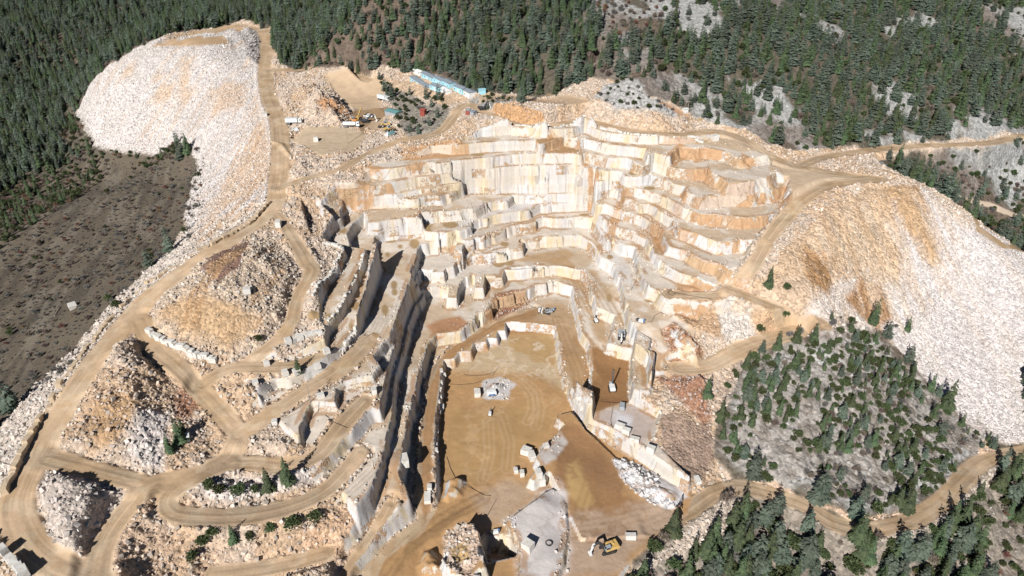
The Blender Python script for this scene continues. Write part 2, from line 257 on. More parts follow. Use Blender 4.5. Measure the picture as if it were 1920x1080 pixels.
bump("75,900 130,885 175,900 230,915 220,950 160,1030 130,1060 90,1000", 1.5, 6)
bump("130,780 190,660 240,625 310,690 300,760 330,800 250,850 160,840", 2, 8)
bump("430,70 470,52 490,75 488,125 450,125", 3.5, 7)
bump("500,285 540,270 560,300 600,318 560,325 540,300", 1.5, 4)
bump("820,940 830,905 855,895 878,905 872,935 840,950", 3, 3)
bump("770,1060 790,1030 815,1025 850,1060 880,1085 780,1095", 3, 4)
bump("1145,862 1170,858 1225,880 1275,905 1285,940 1262,958 1215,935 1175,905", 1.6, 4)
bump("660,985 690,1000 680,1040 640,1075 610,1060 640,1010", 3, 5)
bump("905,735 925,718 950,725 940,742 915,750", 1.6, 2.5)
bump("760,1000 752,940 770,880 757,870 742,900", .4, 2)
# ------------------------------------------------------------------ what covers the ground
ZN = ['hillside', 'meadow', 'quarry_floor', 'quarry_cliff', 'dirt_road', 'rubble_slope', 'pit_floor', 'muddy_water']
ZONE = np.zeros(H.shape, np.int8)
ROCK = np.zeros(H.shape, np.int8)
RUST = np.zeros(H.shape, np.float32)
COL = np.zeros(H.shape + (3,), np.float32)
COL[:] = (.15, .13, .10)
def paint(s, col, zone=None, rock=None, soft=2.5, ragged=2.0, amt=1.0, rust=None, dark=None):
    P = T(s) if isinstance(s, str) else s
    P = hit([p[0] for p in P], [p[1] for p in P]); sl = box(P, 6)
    d = sdf(P, sl) + ragged * (N1[sl] * 2 + N2[sl])
    k = smooth(d / soft + .5) * amt
    COL[sl] = COL[sl] * (1 - k[..., None]) + np.array(col, np.float32) * k[..., None]
    m = d > 0
    if zone is not None: ZONE[sl][m] = ZN.index(zone)
    if rock is not None: ROCK[sl][m] = rock
    if rust is not None: RUST[sl] = np.maximum(RUST[sl], k * rust)
# hill rock outcrops
rk = smooth((fbm(GX, GY, 26, 5, 21) - .535) / .07) * smooth((GX - 20) / 60) * (GY > 250)
COL = COL * (1 - rk[..., None]) + np.array((.46, .45, .43), np.float32) * rk[..., None]
br = smooth((fbm(GX, GY, 50, 4, 23) - .52) / .1)[..., None] * .7
COL = COL * (1 - br) + np.array((.20, .15, .12), np.float32) * br
paint("350,300 290,295 180,290 100,330 0,390 -60,420 -60,800 0,790 60,720 150,635 235,545 330,460 345,400", (.172, .143, .108), 'meadow', 0, 8)
paint("143,210 165,165 220,115 290,75 380,55 460,36 480,42 500,60 512,90 530,120 560,135 640,128 705,125 735,120 790,135 850,150 880,178 900,178 1020,180 1060,165 1110,145 1150,150 1210,180 1260,195 1300,215 1340,230 1400,245 1440,270 1500,285 1600,280 1700,268 1850,258 1925,250 1925,268 1860,278 1720,285 1640,300 1720,340 1780,375 1850,425 1930,480 1930,830 1850,825 1800,790 1760,740 1720,690 1680,650 1630,600 1590,620 1560,640 1500,620 1480,650 1400,665 1380,720 1350,790 1340,850 1380,900 1330,935 1290,985 1220,1020 1160,1090 0,1090 -60,1090 -60,850 0,800 60,730 150,640 230,550 320,470 350,400 370,300 330,262 290,290 240,288 180,270",
      (.70, .58, .46), 'rubble_slope', 3, 2)
mix = smooth((fbm(GX, GY, 12, 4, 33) - .47) / .12)[..., None] * (ZONE == 5)[..., None]
COL = COL * (1 - mix * .55) + np.array((.62, .43, .26), np.float32) * mix * .55
# left dump
paint("143,210 165,165 220,115 300,72 400,75 470,70 495,110 500,180 515,250 520,330 505,380 400,455 340,470 350,400 370,300 330,262 290,290 240,288 180,270", (.80, .755, .71), 'rubble_slope', 2, 2)
for s in ("340,108 368,104 352,165 336,168", "300,130 322,136 288,158 282,150", "395,160 420,165 395,190 385,200", "300,160 330,155 320,185 290,190", "480,180 510,260 515,330 440,380 360,430 420,340 470,270", "240,120 262,108 250,145 225,150", "420,150 470,165 455,200 400,215", "345,150 370,170 350,200 335,190"):
    paint(s, (.72, .54, .38), soft=8, ragged=4, amt=.75)
paint("286,88 380,57 450,44 492,60 476,74 400,84 330,88", (.60, .44, .28), 'quarry_floor', 0)
for s in ("330,72 400,60 400,64 335,78", "380,66 430,56 440,60 385,72", "415,60 440,52 450,62 425,74"):
    paint(s, (.78, .74, .69), 'rubble_slope', 3, 1, 1)
paint("425,75 470,52 492,75 490,125 450,128 440,100", (.55, .52, .49), 'rubble_slope', 3)
paint("500,380 420,455 300,545 230,610 100,790 40,900 -10,960 -60,1000 -60,850 0,800 60,730 150,640 230,550 320,470 345,440", (.74, .66, .57), 'rubble_slope', 3, 3)
paint("300,560 235,600 110,780 60,800 150,680 260,565", (.70, .55, .39), amt=.8, soft=5)
# islands of spoil on the left
paint("285,600 330,530 400,470 450,455 520,440 560,500 545,560 500,640 440,672 380,650 300,630", (.70, .58, .45), 'rubble_slope', 3)
paint("290,600 340,560 420,560 480,600 430,650 350,630", (.62, .44, .27), amt=.9, soft=6, ragged=4, rock=4)
paint("376,505 420,462 470,450 455,500 410,530", (.33, .22, .17), rock=4, soft=2)
paint("170,765 235,740 262,775 205,835 160,820", (.55, .38, .23), amt=.9, soft=3)
paint("318,745 358,722 382,762 335,795", (.40, .23, .15), soft=3)
paint("262,770 330,770 300,880 240,850", (.80, .74, .68), rock=3, soft=4)
paint("75,900 130,885 175,900 230,915 220,950 160,1030 130,1060 90,1000", (.64, .57, .50), 'rubble_slope', 3)
paint("225,1000 300,985 420,1000 420,1070 300,1090 215,1085", (.72, .53, .37), amt=.7, soft=6, ragged=4)
paint("365,905 420,895 520,890 610,875 600,905 540,925 430,940 380,930", (.80, .73, .66), 'rubble_slope', 3)
paint("570,1000 640,960 690,985 660,1050 600,1060", (.74, .52, .35), amt=.8, soft=4)
# floors of the benches
fl = FLOORM & (ZONE == 5)
flc = np.array((.82, .745, .635), np.float32) + (N3[..., None] * .10)
t1 = smooth((fbm(GX, GY, 10, 4, 41) - .47) / .12)[..., None] * .62
flc = flc * (1 - t1) + np.array((.60, .44, .27), np.float32) * t1
COL[fl] = flc[fl]; ZONE[fl] = 2; ROCK[fl] = 5
paint("820,470 880,395 960,365 1010,375 1000,400 900,425 850,470", (.80, .79, .77), amt=.8, soft=8)
paint("1100,420 1150,395 1160,450 1180,500 1200,560 1160,520 1130,460", (.80, .79, .76), amt=.6, soft=5)
paint("860,425 1080,425 1090,470 1000,500 850,520 800,480", (.78, .73, .65), amt=.5, soft=8)
# plateau at the top left
paint("545,262 570,240 650,240 690,250 665,285 600,292", (.66, .54, .39), 'quarry_floor', 0)
paint("600,140 700,132 720,160 715,200 735,245 690,245 650,190", (.68, .53, .37), 'quarry_floor', 0)
paint("655,207 730,198 738,214 700,228 680,250 665,230", (.44, .31, .19), soft=2, rock=0)
paint("590,190 620,185 650,205 655,220 610,215", (.58, .35, .2), soft=3, rock=3)
paint("720,165 790,135 850,155 880,185 830,200 780,175 760,190", (.72, .56, .40), rock=4)
paint("720,150 745,170 800,195 840,200 852,228 800,262 762,256 745,225 725,180", (.36, .32, .27), 'hillside', 4)
paint("880,186 960,179 978,189 930,197 890,198", (.34, .32, .29), 'hillside', 4)
paint("1130,160 1200,148 1215,180 1275,215 1265,224 1160,205 1108,186", (.50, .48, .46), 'hillside', 6)
paint("905,178 1060,176 1120,190 1080,205 1000,190 900,190", (.55, .42, .29), 'quarry_floor', 4, amt=.9)
paint("1240,190 1290,215 1285,222 1236,195", (.50, .33, .22), 'dirt_road', 0, 1, .5)
paint("1440,290 1500,312 1655,337 1560,347 1500,385 1470,400 1485,350 1440,320", (.68, .55, .40), 'quarry_floor', 0)
paint("1280,243 1400,262 1440,290 1390,285 1300,270", (.66, .53, .38), 'quarry_floor', 4)
# rust and red earth
for s in ("742,282 800,270 880,270 890,287 840,297 760,301", "690,310 740,318 795,308 788,322 700,336", "628,352 700,350 735,345 752,364 690,373 640,376", "918,214 930,194 965,191 1002,205 1016,226 992,232 955,228",
          "1085,290 1100,288 1107,312 1132,328 1120,345 1090,322", "1135,442 1148,395 1163,372 1178,360 1164,402 1152,447", "1213,430 1240,420 1250,470 1230,470", "1262,378 1285,389 1280,412 1262,408",
          "1252,285 1275,270 1290,290 1262,312", "1145,270 1165,265 1160,285", "1005,262 1025,245 1055,243 1087,262 1097,284 1050,291 1000,285", "1300,290 1325,280 1330,300 1305,305", "1390,285 1415,300 1410,320 1385,310"):
    paint(s, (.64, .40, .22), rust=1, soft=1.5, amt=.9)
paint("1005,262 1025,245 1055,243 1087,262 1097,284 1050,291 1000,285", (.46, .31, .17), amt=.8, rock=4)
paint("905,615 915,578 928,548 960,543 998,562 960,592", (.36, .19, .12), rock=3, rust=1)
paint("800,612 830,598 862,592 880,610 862,622 815,628", (.55, .33, .2), rock=4, rust=1)
paint("830,690 870,660 930,635 945,645 900,680 850,705", (.5, .33, .22), rock=3, rust=.8)
paint("1262,532 1300,536 1348,562 1285,566", (.66, .44, .28), rock=4, rust=.8)
paint("1262,572 1330,578 1420,592 1500,612 1400,640 1340,630 1290,610", (.66, .47, .31), 'rubble_slope', 4, rust=.7)
paint("1345,580 1400,590 1415,630 1360,640", (.80, .74, .66), rock=3)
paint("1242,618 1262,608 1314,660 1304,702 1272,692", (.50, .30, .19), 'rubble_slope', 3)
paint("1232,712 1290,700 1342,700 1352,760 1322,805 1262,745", (.42, .25, .17), 'rubble_slope', 3)
paint("1235,782 1330,800 1345,860 1305,908 1268,880 1240,832", (.42, .32, .25), 'rubble_slope', 4)
paint("1320,690 1380,670 1360,780 1345,790 1330,760", (.72, .58, .45), rock=3)
# right dump
paint("1660,352 1720,343 1780,380 1930,482 1930,828 1850,825 1760,740 1640,600 1560,640 1500,620 1560,560 1690,540 1662,420", (.84, .79, .75), 'rubble_slope', 1, 2)
paint("1520,560 1600,520 1690,540 1640,620 1560,640 1490,625", (.80, .72, .64), rock=1, soft=4)
paint("1540,402 1640,350 1662,358 1692,480 1682,540 1600,502 1520,520 1400,548 1430,522", (.72, .55, .385), 'rubble_slope', 4, 4, 3)
paint("1655,352 1724,346 1740,420 1762,490 1745,502 1705,440 1680,400", (.64, .45, .28), rock=4, soft=4, ragged=3)
paint("1720,345 1745,352 1850,430 1800,420", (.74, .60, .45), soft=6, amt=.7)
paint("1508,462 1566,490 1550,550 1512,530", (.46, .29, .16), rock=4, soft=4)
paint("1612,518 1652,532 1676,595 1643,620 1588,560", (.47, .30, .18), rock=4, soft=4)
paint("1662,420 1690,480 1690,540 1660,520 1700,600 1760,700 1740,560", (.84, .78, .72), rock=1, soft=6, amt=.6)
paint("1400,548 1500,520 1540,560 1480,600 1420,575", (.70, .55, .41), rock=4, amt=.7, soft=4)
# knoll and foreground on the right
paint("1400,682 1480,642 1560,642 1640,622 1700,690 1800,790 1852,828 1800,895 1700,960 1600,968 1500,925 1400,893 1345,850 1362,780", (.60, .585, .565), 'hillside', 6, 5, 4)
kb = smooth((fbm(GX, GY, 9, 4, 51) - .5) / .12)
paint("1400,682 1480,642 1560,642 1640,622 1700,690 1800,790 1852,828 1800,895 1700,960 1600,968 1500,925 1400,893 1345,850 1362,780", (.30, .24, .19), soft=5, ragged=14, amt=.5)
paint('1755,355 1800,365 1850,379 1930,408 1930,417 1850,388 1800,374', (.62, .52, .41), 'dirt_road', 0, 1, .6); paint('1795,384 1838,425 1888,459 1930,470 1930,479 1883,468 1830,432', (.52, .38, .23), 'dirt_road', 0, 1, .6)
kn = smooth((fbm(GX, GY, 4, 4, 181) - .5) / .12) * (GX > 60) * (GY < 260) * (ZONE == 0) * .6
COL = COL * (1 - kn[..., None]) + np.array((.23, .19, .155), np.float32) * kn[..., None]
paint("1150,1100 1220,1025 1290,985 1340,935 1400,925 1500,955 1600,1003 1700,990 1800,932 1860,875 1930,858 1930,1100", (.36, .31, .26), 'hillside', 6, 3)
for s in ("1180,1080 1290,990 1340,940 1395,935 1370,1000 1290,1040", "1580,1010 1700,998 1760,965 1780,985 1700,1020 1620,1030", "1770,950 1860,880 1870,900 1800,970"):
    paint(s, (.74, .64, .53), 'rubble_slope', 3, 3)
paint("1400,893 1500,925 1600,968 1700,960 1800,895 1850,830 1860,845 1805,905 1705,972 1600,982 1500,940 1400,908", (.74, .56, .41), 'rubble_slope', 3, 1)
# pit
pit = "818,955 818,880 815,820 818,780 826,720 831,672 860,660 914,633 948,608 1000,608 1042,615 1046,640 1052,680 1060,720 1078,768 1106,812 1155,842 1215,872 1240,885 1275,905 1300,930 1290,965 1250,1000 1180,1060 1150,1095 700,1095 720,1050 790,1000"
paint(pit, (.57, .37, .20), 'pit_floor', 0, 1, .6)
paint("835,690 950,625 1042,618 1055,690 1065,740 1000,700 900,700", (.64, .51, .34), soft=5)
paint("955,625 1035,622 1045,660 1040,690 1000,680 960,660", (.55, .38, .2), 'muddy_water', 0, 2, 5, amt=.9)
paint("840,760 900,770 1000,750 1040,780 1020,830 980,860 920,900 850,900 838,850", (.53, .355, .185), 'muddy_water', 0, 4, 3)
paint("1042,800 1085,800 1150,860 1170,930 1230,960 1100,980 1050,920 1035,860", (.38, .23, .125), soft=4, ragged=3)
paint("1060,870 1085,860 1100,900 1115,940 1090,960 1065,930", (.52, .36, .18), 'muddy_water', 0, 2, 2)
paint("1060,960 1150,960 1230,940 1290,965 1250,1000 1150,1080 1060,1070", (.55, .42, .31), soft=5, ragged=4)
paint("720,1090 760,1020 840,960 900,930 905,945 850,980 780,1040 740,1095", (.42, .275, .15), soft=1)
paint("945,975 1000,935 1012,921 1045,900 1062,930 1062,1050 1045,1090 966,1095 972,1038", (.78, .74, .70), 'quarry_floor', 0, 3, 2)
paint("880,930 950,900 1000,900 1000,935 945,975 900,990", (.62, .50, .38), soft=5, amt=.7)
paint("838,1000 868,976 892,980 905,1030 914,1062 880,1085 825,1075", (.68, .54, .42), 'rubble_slope', 3, 2)
paint("845,1030 875,1020 880,1050 855,1055", (.55, .40, .22), soft=1)
paint("901,1012 912,1000 940,1003 958,1006 973,1037 968,1043 916,1056", (.62, .63, .66), 'quarry_floor', 0, .5, .2)
paint("898,712 935,706 958,722 952,748 915,756 900,748", (.72, .70, .67), 'quarry_floor', 8, 1.5, 3)
paint("1110,650 1140,645 1185,660 1187,745 1110,748", (.36, .21, .11), 'pit_floor', 0, 1.5)
paint("1110,752 1187,745 1238,770 1230,812 1200,836 1106,790", (.66, .57, .50), 'quarry_floor', 0, 2)
paint("1150,770 1190,780 1180,820 1150,800", (.80, .79, .79), soft=4)
paint("1145,862 1170,858 1225,880 1275,905 1285,940 1262,958 1215,935 1175,905", (.80, .80, .79), 'rubble_slope', 7, 1)
paint("1225,880 1262,888 1292,935 1268,950 1240,925", (.80, .79, .78), 'quarry_floor', 0, 2)
paint("1040,590 1080,555 1100,640 1115,700 1095,745 1065,700 1050,650", (.46, .30, .16), soft=2, amt=.85, zone='quarry_floor', rock=0)
for s in ("1015,490 1060,480 1090,510 1110,540 1130,600 1150,640 1120,640 1095,560 1060,515", "1080,490 1120,510 1150,560 1170,600 1180,640 1160,600 1130,540", "960,480 1060,465 1085,480 1050,495 980,492", "1190,650 1200,720 1225,730 1215,680"):
    paint(s, (.54, .38, .225), soft=3, amt=.85, rock=0)
paint("795,1000 783,930 788,850 800,750 815,690 850,650 930,605 1010,572 1060,570 1075,600 1040,610 940,612 870,655 830,700 815,800 812,950", (.46, .28, .145), soft=1.5, amt=.9, zone='pit_floor', rock=0)
paint("1000,560 1070,560 1085,600 1000,602", (.60, .46, .31), soft=3, amt=.7)
paint("690,1000 745,905 760,900 757,960 740,1000 700,1070 660,1075", (.56, .38, .22), soft=3, amt=.7)
def streak(s, a, b, col, amt, across=2.2, along=22, lo=.5, hi=.62, seed=91, soft=6):
    P = T(s); P = hit([p[0] for p in P], [p[1] for p in P]); sl = box(P, 6); q = hit([a[0], b[0]], [a[1], b[1]]); v = q[1, :2] - q[0, :2]; v /= np.hypot(*v)
    u = (GX[sl] * v[0] + GY[sl] * v[1]) / along; w_ = (-GX[sl] * v[1] + GY[sl] * v[0]) / across
    n = fbm(u + .25 * N1[sl], w_ + .8 * N1[sl], 1, 4, seed); k = smooth((n - lo) / (hi - lo)) * smooth(sdf(P, sl) / soft) * amt
    COL[sl] = COL[sl] * (1 - k[..., None]) + np.array(col, np.float32) * k[..., None]
paint('1003,864 1014,838 1032,826 1050,808 1064,830 1042,862 1020,874', (.70, .66, .61), 'quarry_floor', 4, 1.5, 1)
RD = "1400,548 1540,402 1640,348 1745,352 1830,430 1800,560 1700,640 1640,625 1560,640 1500,560"
streak(RD, (1650, 350), (1780, 640), (.62, .44, .28), .45, lo=.5, hi=.66); streak(RD, (1650, 350), (1780, 640), (.80, .68, .54), .45, 3.5, seed=93, lo=.52, hi=.66); streak("1660,352 1720,343 1930,482 1930,828 1760,740 1640,600", (1700, 350), (1880, 700), (.74, .62, .50), .35, 3.5, 40, .55, .68, 95)
LD = "165,165 220,115 300,78 470,74 500,180 520,330 505,380 400,455 345,465 350,400 370,300 330,262 290,285 200,270"
streak(LD, (400, 90), (260, 270), (.70, .53, .38), .4, 3.5, 30, .54, .66, 97); streak("480,150 512,250 520,330 500,380 400,455 350,465 360,400 420,330", (515, 250), (380, 420), (.66, .47, .31), .8, 2.5, 30, .48, .6, 98)
streak("290,600 340,540 420,470 520,450 555,520 500,640 430,660 330,640", (430, 520), (380, 660), (.58, .39, .23), .75, 2.5, 14, .5, .6, 99)
streak("240,500 330,440 110,600 0,800 -50,800 -50,500 0,400 100,330 180,290 345,300 345,400", (200, 350), (20, 600), (.10, .085, .07), .75, 3, 26, .5, .62, 100)
streak("240,500 330,440 110,600 0,800 -50,800 -50,500 0,400 100,330 180,290 345,300 345,400", (200, 350), (20, 600), (.29, .25, .20), .6, 2.5, 20, .52, .64, 101)
def marks(pts, width, col, amt, n=1, gap=1.8):       # tyre tracks and scrapes
    P = hit([p[0] for p in pts], [p[1] for p in pts])[:, :2]; sl = box(P, 6); x = GX[sl]; y = GY[sl]; best = np.full(x.shape, 1e9, np.float32)
    for a, b in zip(P[:-1], P[1:]):
        e = b - a; t = np.clip(((x - a[0]) * e[0] + (y - a[1]) * e[1]) / (e @ e + 1e-9), 0, 1); best = np.minimum(best, np.hypot(x - a[0] - t * e[0], y - a[1] - t * e[1]))
    best = best + .5 * N1[sl]
    k = 0
    for i in range(n): k = np.maximum(k, np.exp(-((best - i * gap) / width) ** 2))
    k = k * amt * smooth((N2[sl] + .42) / .3); COL[sl] = COL[sl] * (1 - k[..., None]) + np.array(col, np.float32) * k[..., None]
sw = smooth((.06 - np.abs(fbm(GX, GY, 6, 4, 151) - .5)) / .02) * smooth((fbm(GX, GY, 10, 2, 152) - .38) / .1)
def swirl(s, col, amt):
    P = T(s); P = hit([p[0] for p in P], [p[1] for p in P]); sl = box(P, 6); k = sw[sl] * smooth(sdf(P, sl) / 4) * amt
    COL[sl] = COL[sl] * (1 - k[..., None]) + np.array(col, np.float32) * k[..., None]
swirl("850,690 950,622 1045,615 1060,700 1000,715 860,730", (.80, .67, .50), .85); swirl("840,740 1060,720 1040,880 860,900", (.68, .50, .31), .4); swirl("1050,800 1290,940 1200,1060 1060,1080 1000,900", (.36, .22, .13), .5); swirl("940,980 1010,920 1060,930 1060,1080 970,1090", (.62, .57, .53), .6)
DK, LT = (.36, .23, .12), (.70, .54, .36)
for pts in ([(990, 790), (1000, 770), (998, 745), (985, 725), (960, 708), (930, 700), (890, 700)], [(1005, 800), (1012, 765), (1005, 735), (980, 712), (950, 698)], [(1040, 720), (1030, 690), (1005, 672), (960, 672)], [(850, 700), (900, 690), (960, 690), (1040, 705)], [(915, 790), (918, 850), (905, 900)], [(940, 780), (955, 830), (950, 880)]):
    marks(pts, .35, LT, .4, 2, 1.7)
for pts in ([(720, 1085), (770, 1020), (850, 965), (905, 935)], [(1045, 600), (1065, 650), (1085, 700), (1095, 740)], [(1085, 640), (1110, 655), (1150, 690)], [(1150, 660), (1175, 700), (1180, 740)], [(1120, 660), (1125, 700), (1120, 740)], [(800, 990), (790, 900), (800, 780), (815, 700)], [(860, 655), (930, 608), (1000, 585)], [(1080, 830), (1110, 900), (1090, 960)], [(1060, 990), (1120, 985), (1200, 965)], [(1020, 500), (1070, 520), (1105, 590)], [(1100, 520), (1150, 590), (1180, 650)]):
    marks(pts, .5, DK, .4, 2, 2.0)
for pts in ([(660, 700), (600, 740), (500, 790), (450, 815)], [(720, 600), (690, 660), (640, 690)], [(870, 440), (960, 425), (1060, 425)], [(760, 480), (800, 450), (880, 440)], [(1350, 310), (1440, 330), (1470, 370), (1440, 430)], [(1480, 340), (1500, 360), (1495, 385)], [(1260, 440), (1300, 460), (1350, 490)], [(640, 290), (690, 250), (690, 190)], [(690, 880), (640, 930), (560, 950)]):
    marks(pts, .35, (.50, .38, .26), .5, 3, 1.4)
# puddles on the benches
for x, y, a, b in ((731, 449, 15, 8), (797, 433, 12, 9), (800, 424, 10, 4), (845, 422, 15, 6), (777, 458, 10, 9), (750, 463, 5, 4), (727, 478, 5, 5), (877, 459, 10, 3), (946, 458, 8, 4), (936, 495, 12, 7), (955, 493, 10, 6), (1144, 482, 6, 4), (972, 302, 8, 3), (997, 308, 6, 2), (739, 535, 6, 8), (740, 548, 5, 6), (722, 582, 8, 11), (620, 592, 10, 4), (589, 592, 13, 7), (594, 681, 16, 10), (668, 575, 12, 9), (660, 612, 8, 8), (704, 630, 6, 6), (695, 648, 10, 5), (670, 682, 9, 4), (793, 660, 4, 8), (1190, 325, 12, 4), (1218, 353, 12, 4), (1217, 563, 10, 6), (890, 258, 12, 3), (895, 290, 14, 3), (1085, 279, 22, 2), (1225, 305, 8, 3), (1350, 249, 9, 3), (1312, 225, 9, 3), (1142, 560, 6, 9), (965, 404, 8, 2), (1096, 403, 10, 3), (1140, 312, 8, 3), (643, 432, 8, 6)):
    th = np.linspace(0, 2 * math.pi, 12, endpoint=False)
    paint([(x + a * math.cos(t), y + b * math.sin(t)) for t in th], (.44, .32, .185), 'muddy_water', 0, 1.2, .8)
# roads
rm = ROADM[..., None] * (ZONE != 6)[..., None]
rn = smooth((fbm(GX, GY, 7, 4, 121) - .45) / .16)[..., None]
rc = np.array((.66, .505, .345), np.float32) * (1 + .25 * N1[..., None]) + .08 * N3[..., None]
rc = rc * (1 - .5 * rn) + np.array((.54, .39, .235), np.float32) * .5 * rn
rn = smooth((fbm(GX, GY, 4, 4, 122) - .52) / .12)[..., None]; rc = rc * (1 - .45 * rn) + np.array((.76, .64, .47), np.float32) * .45 * rn
rc = rc * (1 - .30 * (TRK * smooth((fbm(GX, GY, 9, 3, 171) - .36) / .2))[..., None]) * (1 + .14 * (TRK * smooth((fbm(GX, GY, 14, 3, 172) - .55) / .1))[..., None])
COL = COL * (1 - rm) + rc * rm
ZONE[(ROADM > .5) & (ZONE != 6)] = 4; ROCK[ROADM > .35] = 0
# cliffs: the sawn and broken faces between two floors
gyy = np.gradient(H, axis=0) / np.gradient(gy)[:, None]; gxx = np.gradient(H, axis=1) / np.gradient(gx)[None, :]
SLOPE = np.hypot(gxx, gyy)
cl = CUT & (SLOPE > 1.15)
r1 = smooth((fbm(GX, GY, 11, 3, 61) - .57) / .05) * .85
r1 = np.maximum(r1, RUST)
r2 = smooth((fbm(GX, GY, 5, 3, 62) - .5) / .2)
fc = np.array((.74, .72, .685), np.float32) * (1 - .0) + np.zeros(H.shape + (1,), np.float32)
cream = smooth((fbm(GX, GY, 16, 3, 63) - .45) / .2)[..., None] * .6
fc = fc * (1 - cream) + np.array((.73, .665, .555), np.float32) * cream
natural = np.maximum(smooth((GX - 62) / 14) * smooth((GY - 205) / 25), smooth((-52 - GX) / 14) * smooth((GY - 262) / 20)) * smooth((fbm(GX, GY, 9, 4, 131) - .40) / .1)
RUSTF = np.maximum(np.maximum(RUST, r1 * .35), natural * .9).astype(np.float32)
COL[cl] = fc[cl]; ZONE[cl] = 3
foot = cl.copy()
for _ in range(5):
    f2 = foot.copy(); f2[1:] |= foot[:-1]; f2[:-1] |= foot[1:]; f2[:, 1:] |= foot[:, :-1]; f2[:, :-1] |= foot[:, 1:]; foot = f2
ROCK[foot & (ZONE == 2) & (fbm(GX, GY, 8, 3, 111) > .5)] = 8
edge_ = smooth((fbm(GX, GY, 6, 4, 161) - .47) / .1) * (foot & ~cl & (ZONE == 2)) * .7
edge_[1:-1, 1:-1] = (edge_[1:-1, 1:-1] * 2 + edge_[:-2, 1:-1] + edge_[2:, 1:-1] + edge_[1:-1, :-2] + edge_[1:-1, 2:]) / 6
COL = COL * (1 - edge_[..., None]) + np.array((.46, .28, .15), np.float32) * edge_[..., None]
ROCK[(SLOPE > 1.6) & CUT] = 0
# stones too small to be built stone by stone: relief of the rubble
rel = np.select([ROCK == 1, ROCK == 2, ROCK == 3, ROCK == 6, ROCK == 7], [.22, .35, .55, .55, .3], .06).astype(np.float32)
rel *= (ZONE != 4) * (ZONE != 3)
lump = (np.isin(ROCK, (3, 4)) & (ZONE == 5)).astype(np.float32)
for _ in range(4):
    lump[1:-1, 1:-1] = (lump[1:-1, 1:-1] * 2 + lump[:-2, 1:-1] + lump[2:, 1:-1] + lump[1:-1, :-2] + lump[1:-1, 2:]) / 6
H += lump * 3.2 * (fbm(GX, GY, 9, 3, 141) - .5)
H += rel * ((fbm(GX, GY, 1.7, 2, 71) - .5) * 2.2 + N2 * 1.4)
lum = COL.mean(2, keepdims=True); COL = np.clip(lum + 1.14 * (COL - lum), .01, 1)
COL[ZONE > 1] *= np.array((1.015, .978, .985), np.float32)
COL *= .80 * (1 + .20 * N1 + .22 * N2)[..., None]
# ------------------------------------------------------------------ materials
MATS = {}
class NT:                                  # small node-tree writer
    def __init__(s, name):
        m = bpy.data.materials.new(name); m.use_nodes = True; s.m = m; s.t = m.node_tree; s.b = s.t.nodes['Principled BSDF']
    def n(s, kind, **kw):
        nd = s.t.nodes.new(kind)
        for k, v in kw.items():
            if k.startswith('i_'): nd.inputs[k[2:].replace('_', ' ')].default_value = v
            else: setattr(nd, k, v)
        return nd
    def l(s, a, b): s.t.links.new(a, b)
    def math(s, op, a, b=None, c=None, clamp=False):
        nd = s.n('ShaderNodeMath', operation=op, use_clamp=clamp)
        for i, v in enumerate((a, b, c)):
            if v is None: continue
            if isinstance(v, (int, float)): nd.inputs[i].default_value = v
            else: s.l(v, nd.inputs[i])
        return nd.outputs[0]
    def mix(s, f, a, b, mode='MIX'):
        nd = s.n('ShaderNodeMix', data_type='RGBA', blend_type=mode)
        for sock, v in ((nd.inputs[0], f), (nd.inputs[6], a), (nd.inputs[7], b)):
            if isinstance(v, (int, float)): sock.default_value = v
            elif isinstance(v, tuple): sock.default_value = (*v, 1)
            else: s.l(v, sock)
        return nd.outputs[2]
    def noise(s, scale, detail=4, rough=.55, vec=None):
        nd = s.n('ShaderNodeTexNoise', i_Scale=scale, i_Detail=detail, i_Roughness=rough)
        s.l(vec or s.pos(), nd.inputs['Vector']); return nd.outputs[0]
    def pos(s):
        if not hasattr(s, 'p'): s.p = s.n('ShaderNodeNewGeometry').outputs['Position']
        return s.p
    def ramp(s, v, a, b):
        nd = s.n('ShaderNodeMapRange', interpolation_type='SMOOTHSTEP'); s.l(v, nd.inputs[0])
        nd.inputs[1].default_value = a; nd.inputs[2].default_value = b; return nd.outputs[0]
def ground_mat(name, fine, grain, bump, rough=.95, stones=0):
    g = NT(name)
    c = g.n('ShaderNodeVertexColor', layer_name='col').outputs[0]
    f1 = g.noise(fine, 5, .65); f2 = g.noise(fine * .17, 3, .5)
    v = g.math('ADD', g.math('MULTIPLY_ADD', f1, grain, 1 - grain / 2), g.math('MULTIPLY_ADD', f2, .3, -.15))
    comb = g.n('ShaderNodeCombineColor')
    for k in range(3): g.l(v, comb.inputs[k])
    c = g.mix(1.0, c, comb.outputs[0], 'MULTIPLY')
    hgt = f1
    if stones:
        vo = g.n('ShaderNodeTexVoronoi', i_Scale=stones); g.l(g.pos(), vo.inputs['Vector'])
        sr = g.n('ShaderNodeSeparateColor'); g.l(vo.outputs['Color'], sr.inputs[0]); vv = g.math('MULTIPLY_ADD', sr.outputs[0], .6, .66)
        cb = g.n('ShaderNodeCombineColor')
        for k in range(3): g.l(vv, cb.inputs[k])
        c = g.mix(1.0, c, cb.outputs[0], 'MULTIPLY')
        hgt = g.math('SUBTRACT', f1, vo.outputs['Distance'])
    g.l(c, g.b.inputs['Base Color']); g.b.inputs['Roughness'].default_value = rough
    g.b.inputs['Specular IOR Level'].default_value = .2
    bp = g.n('ShaderNodeBump', i_Strength=bump, i_Distance=.4); g.l(hgt, bp.inputs['Height']); g.l(bp.outputs[0], g.b.inputs['Normal'])
    return g.m
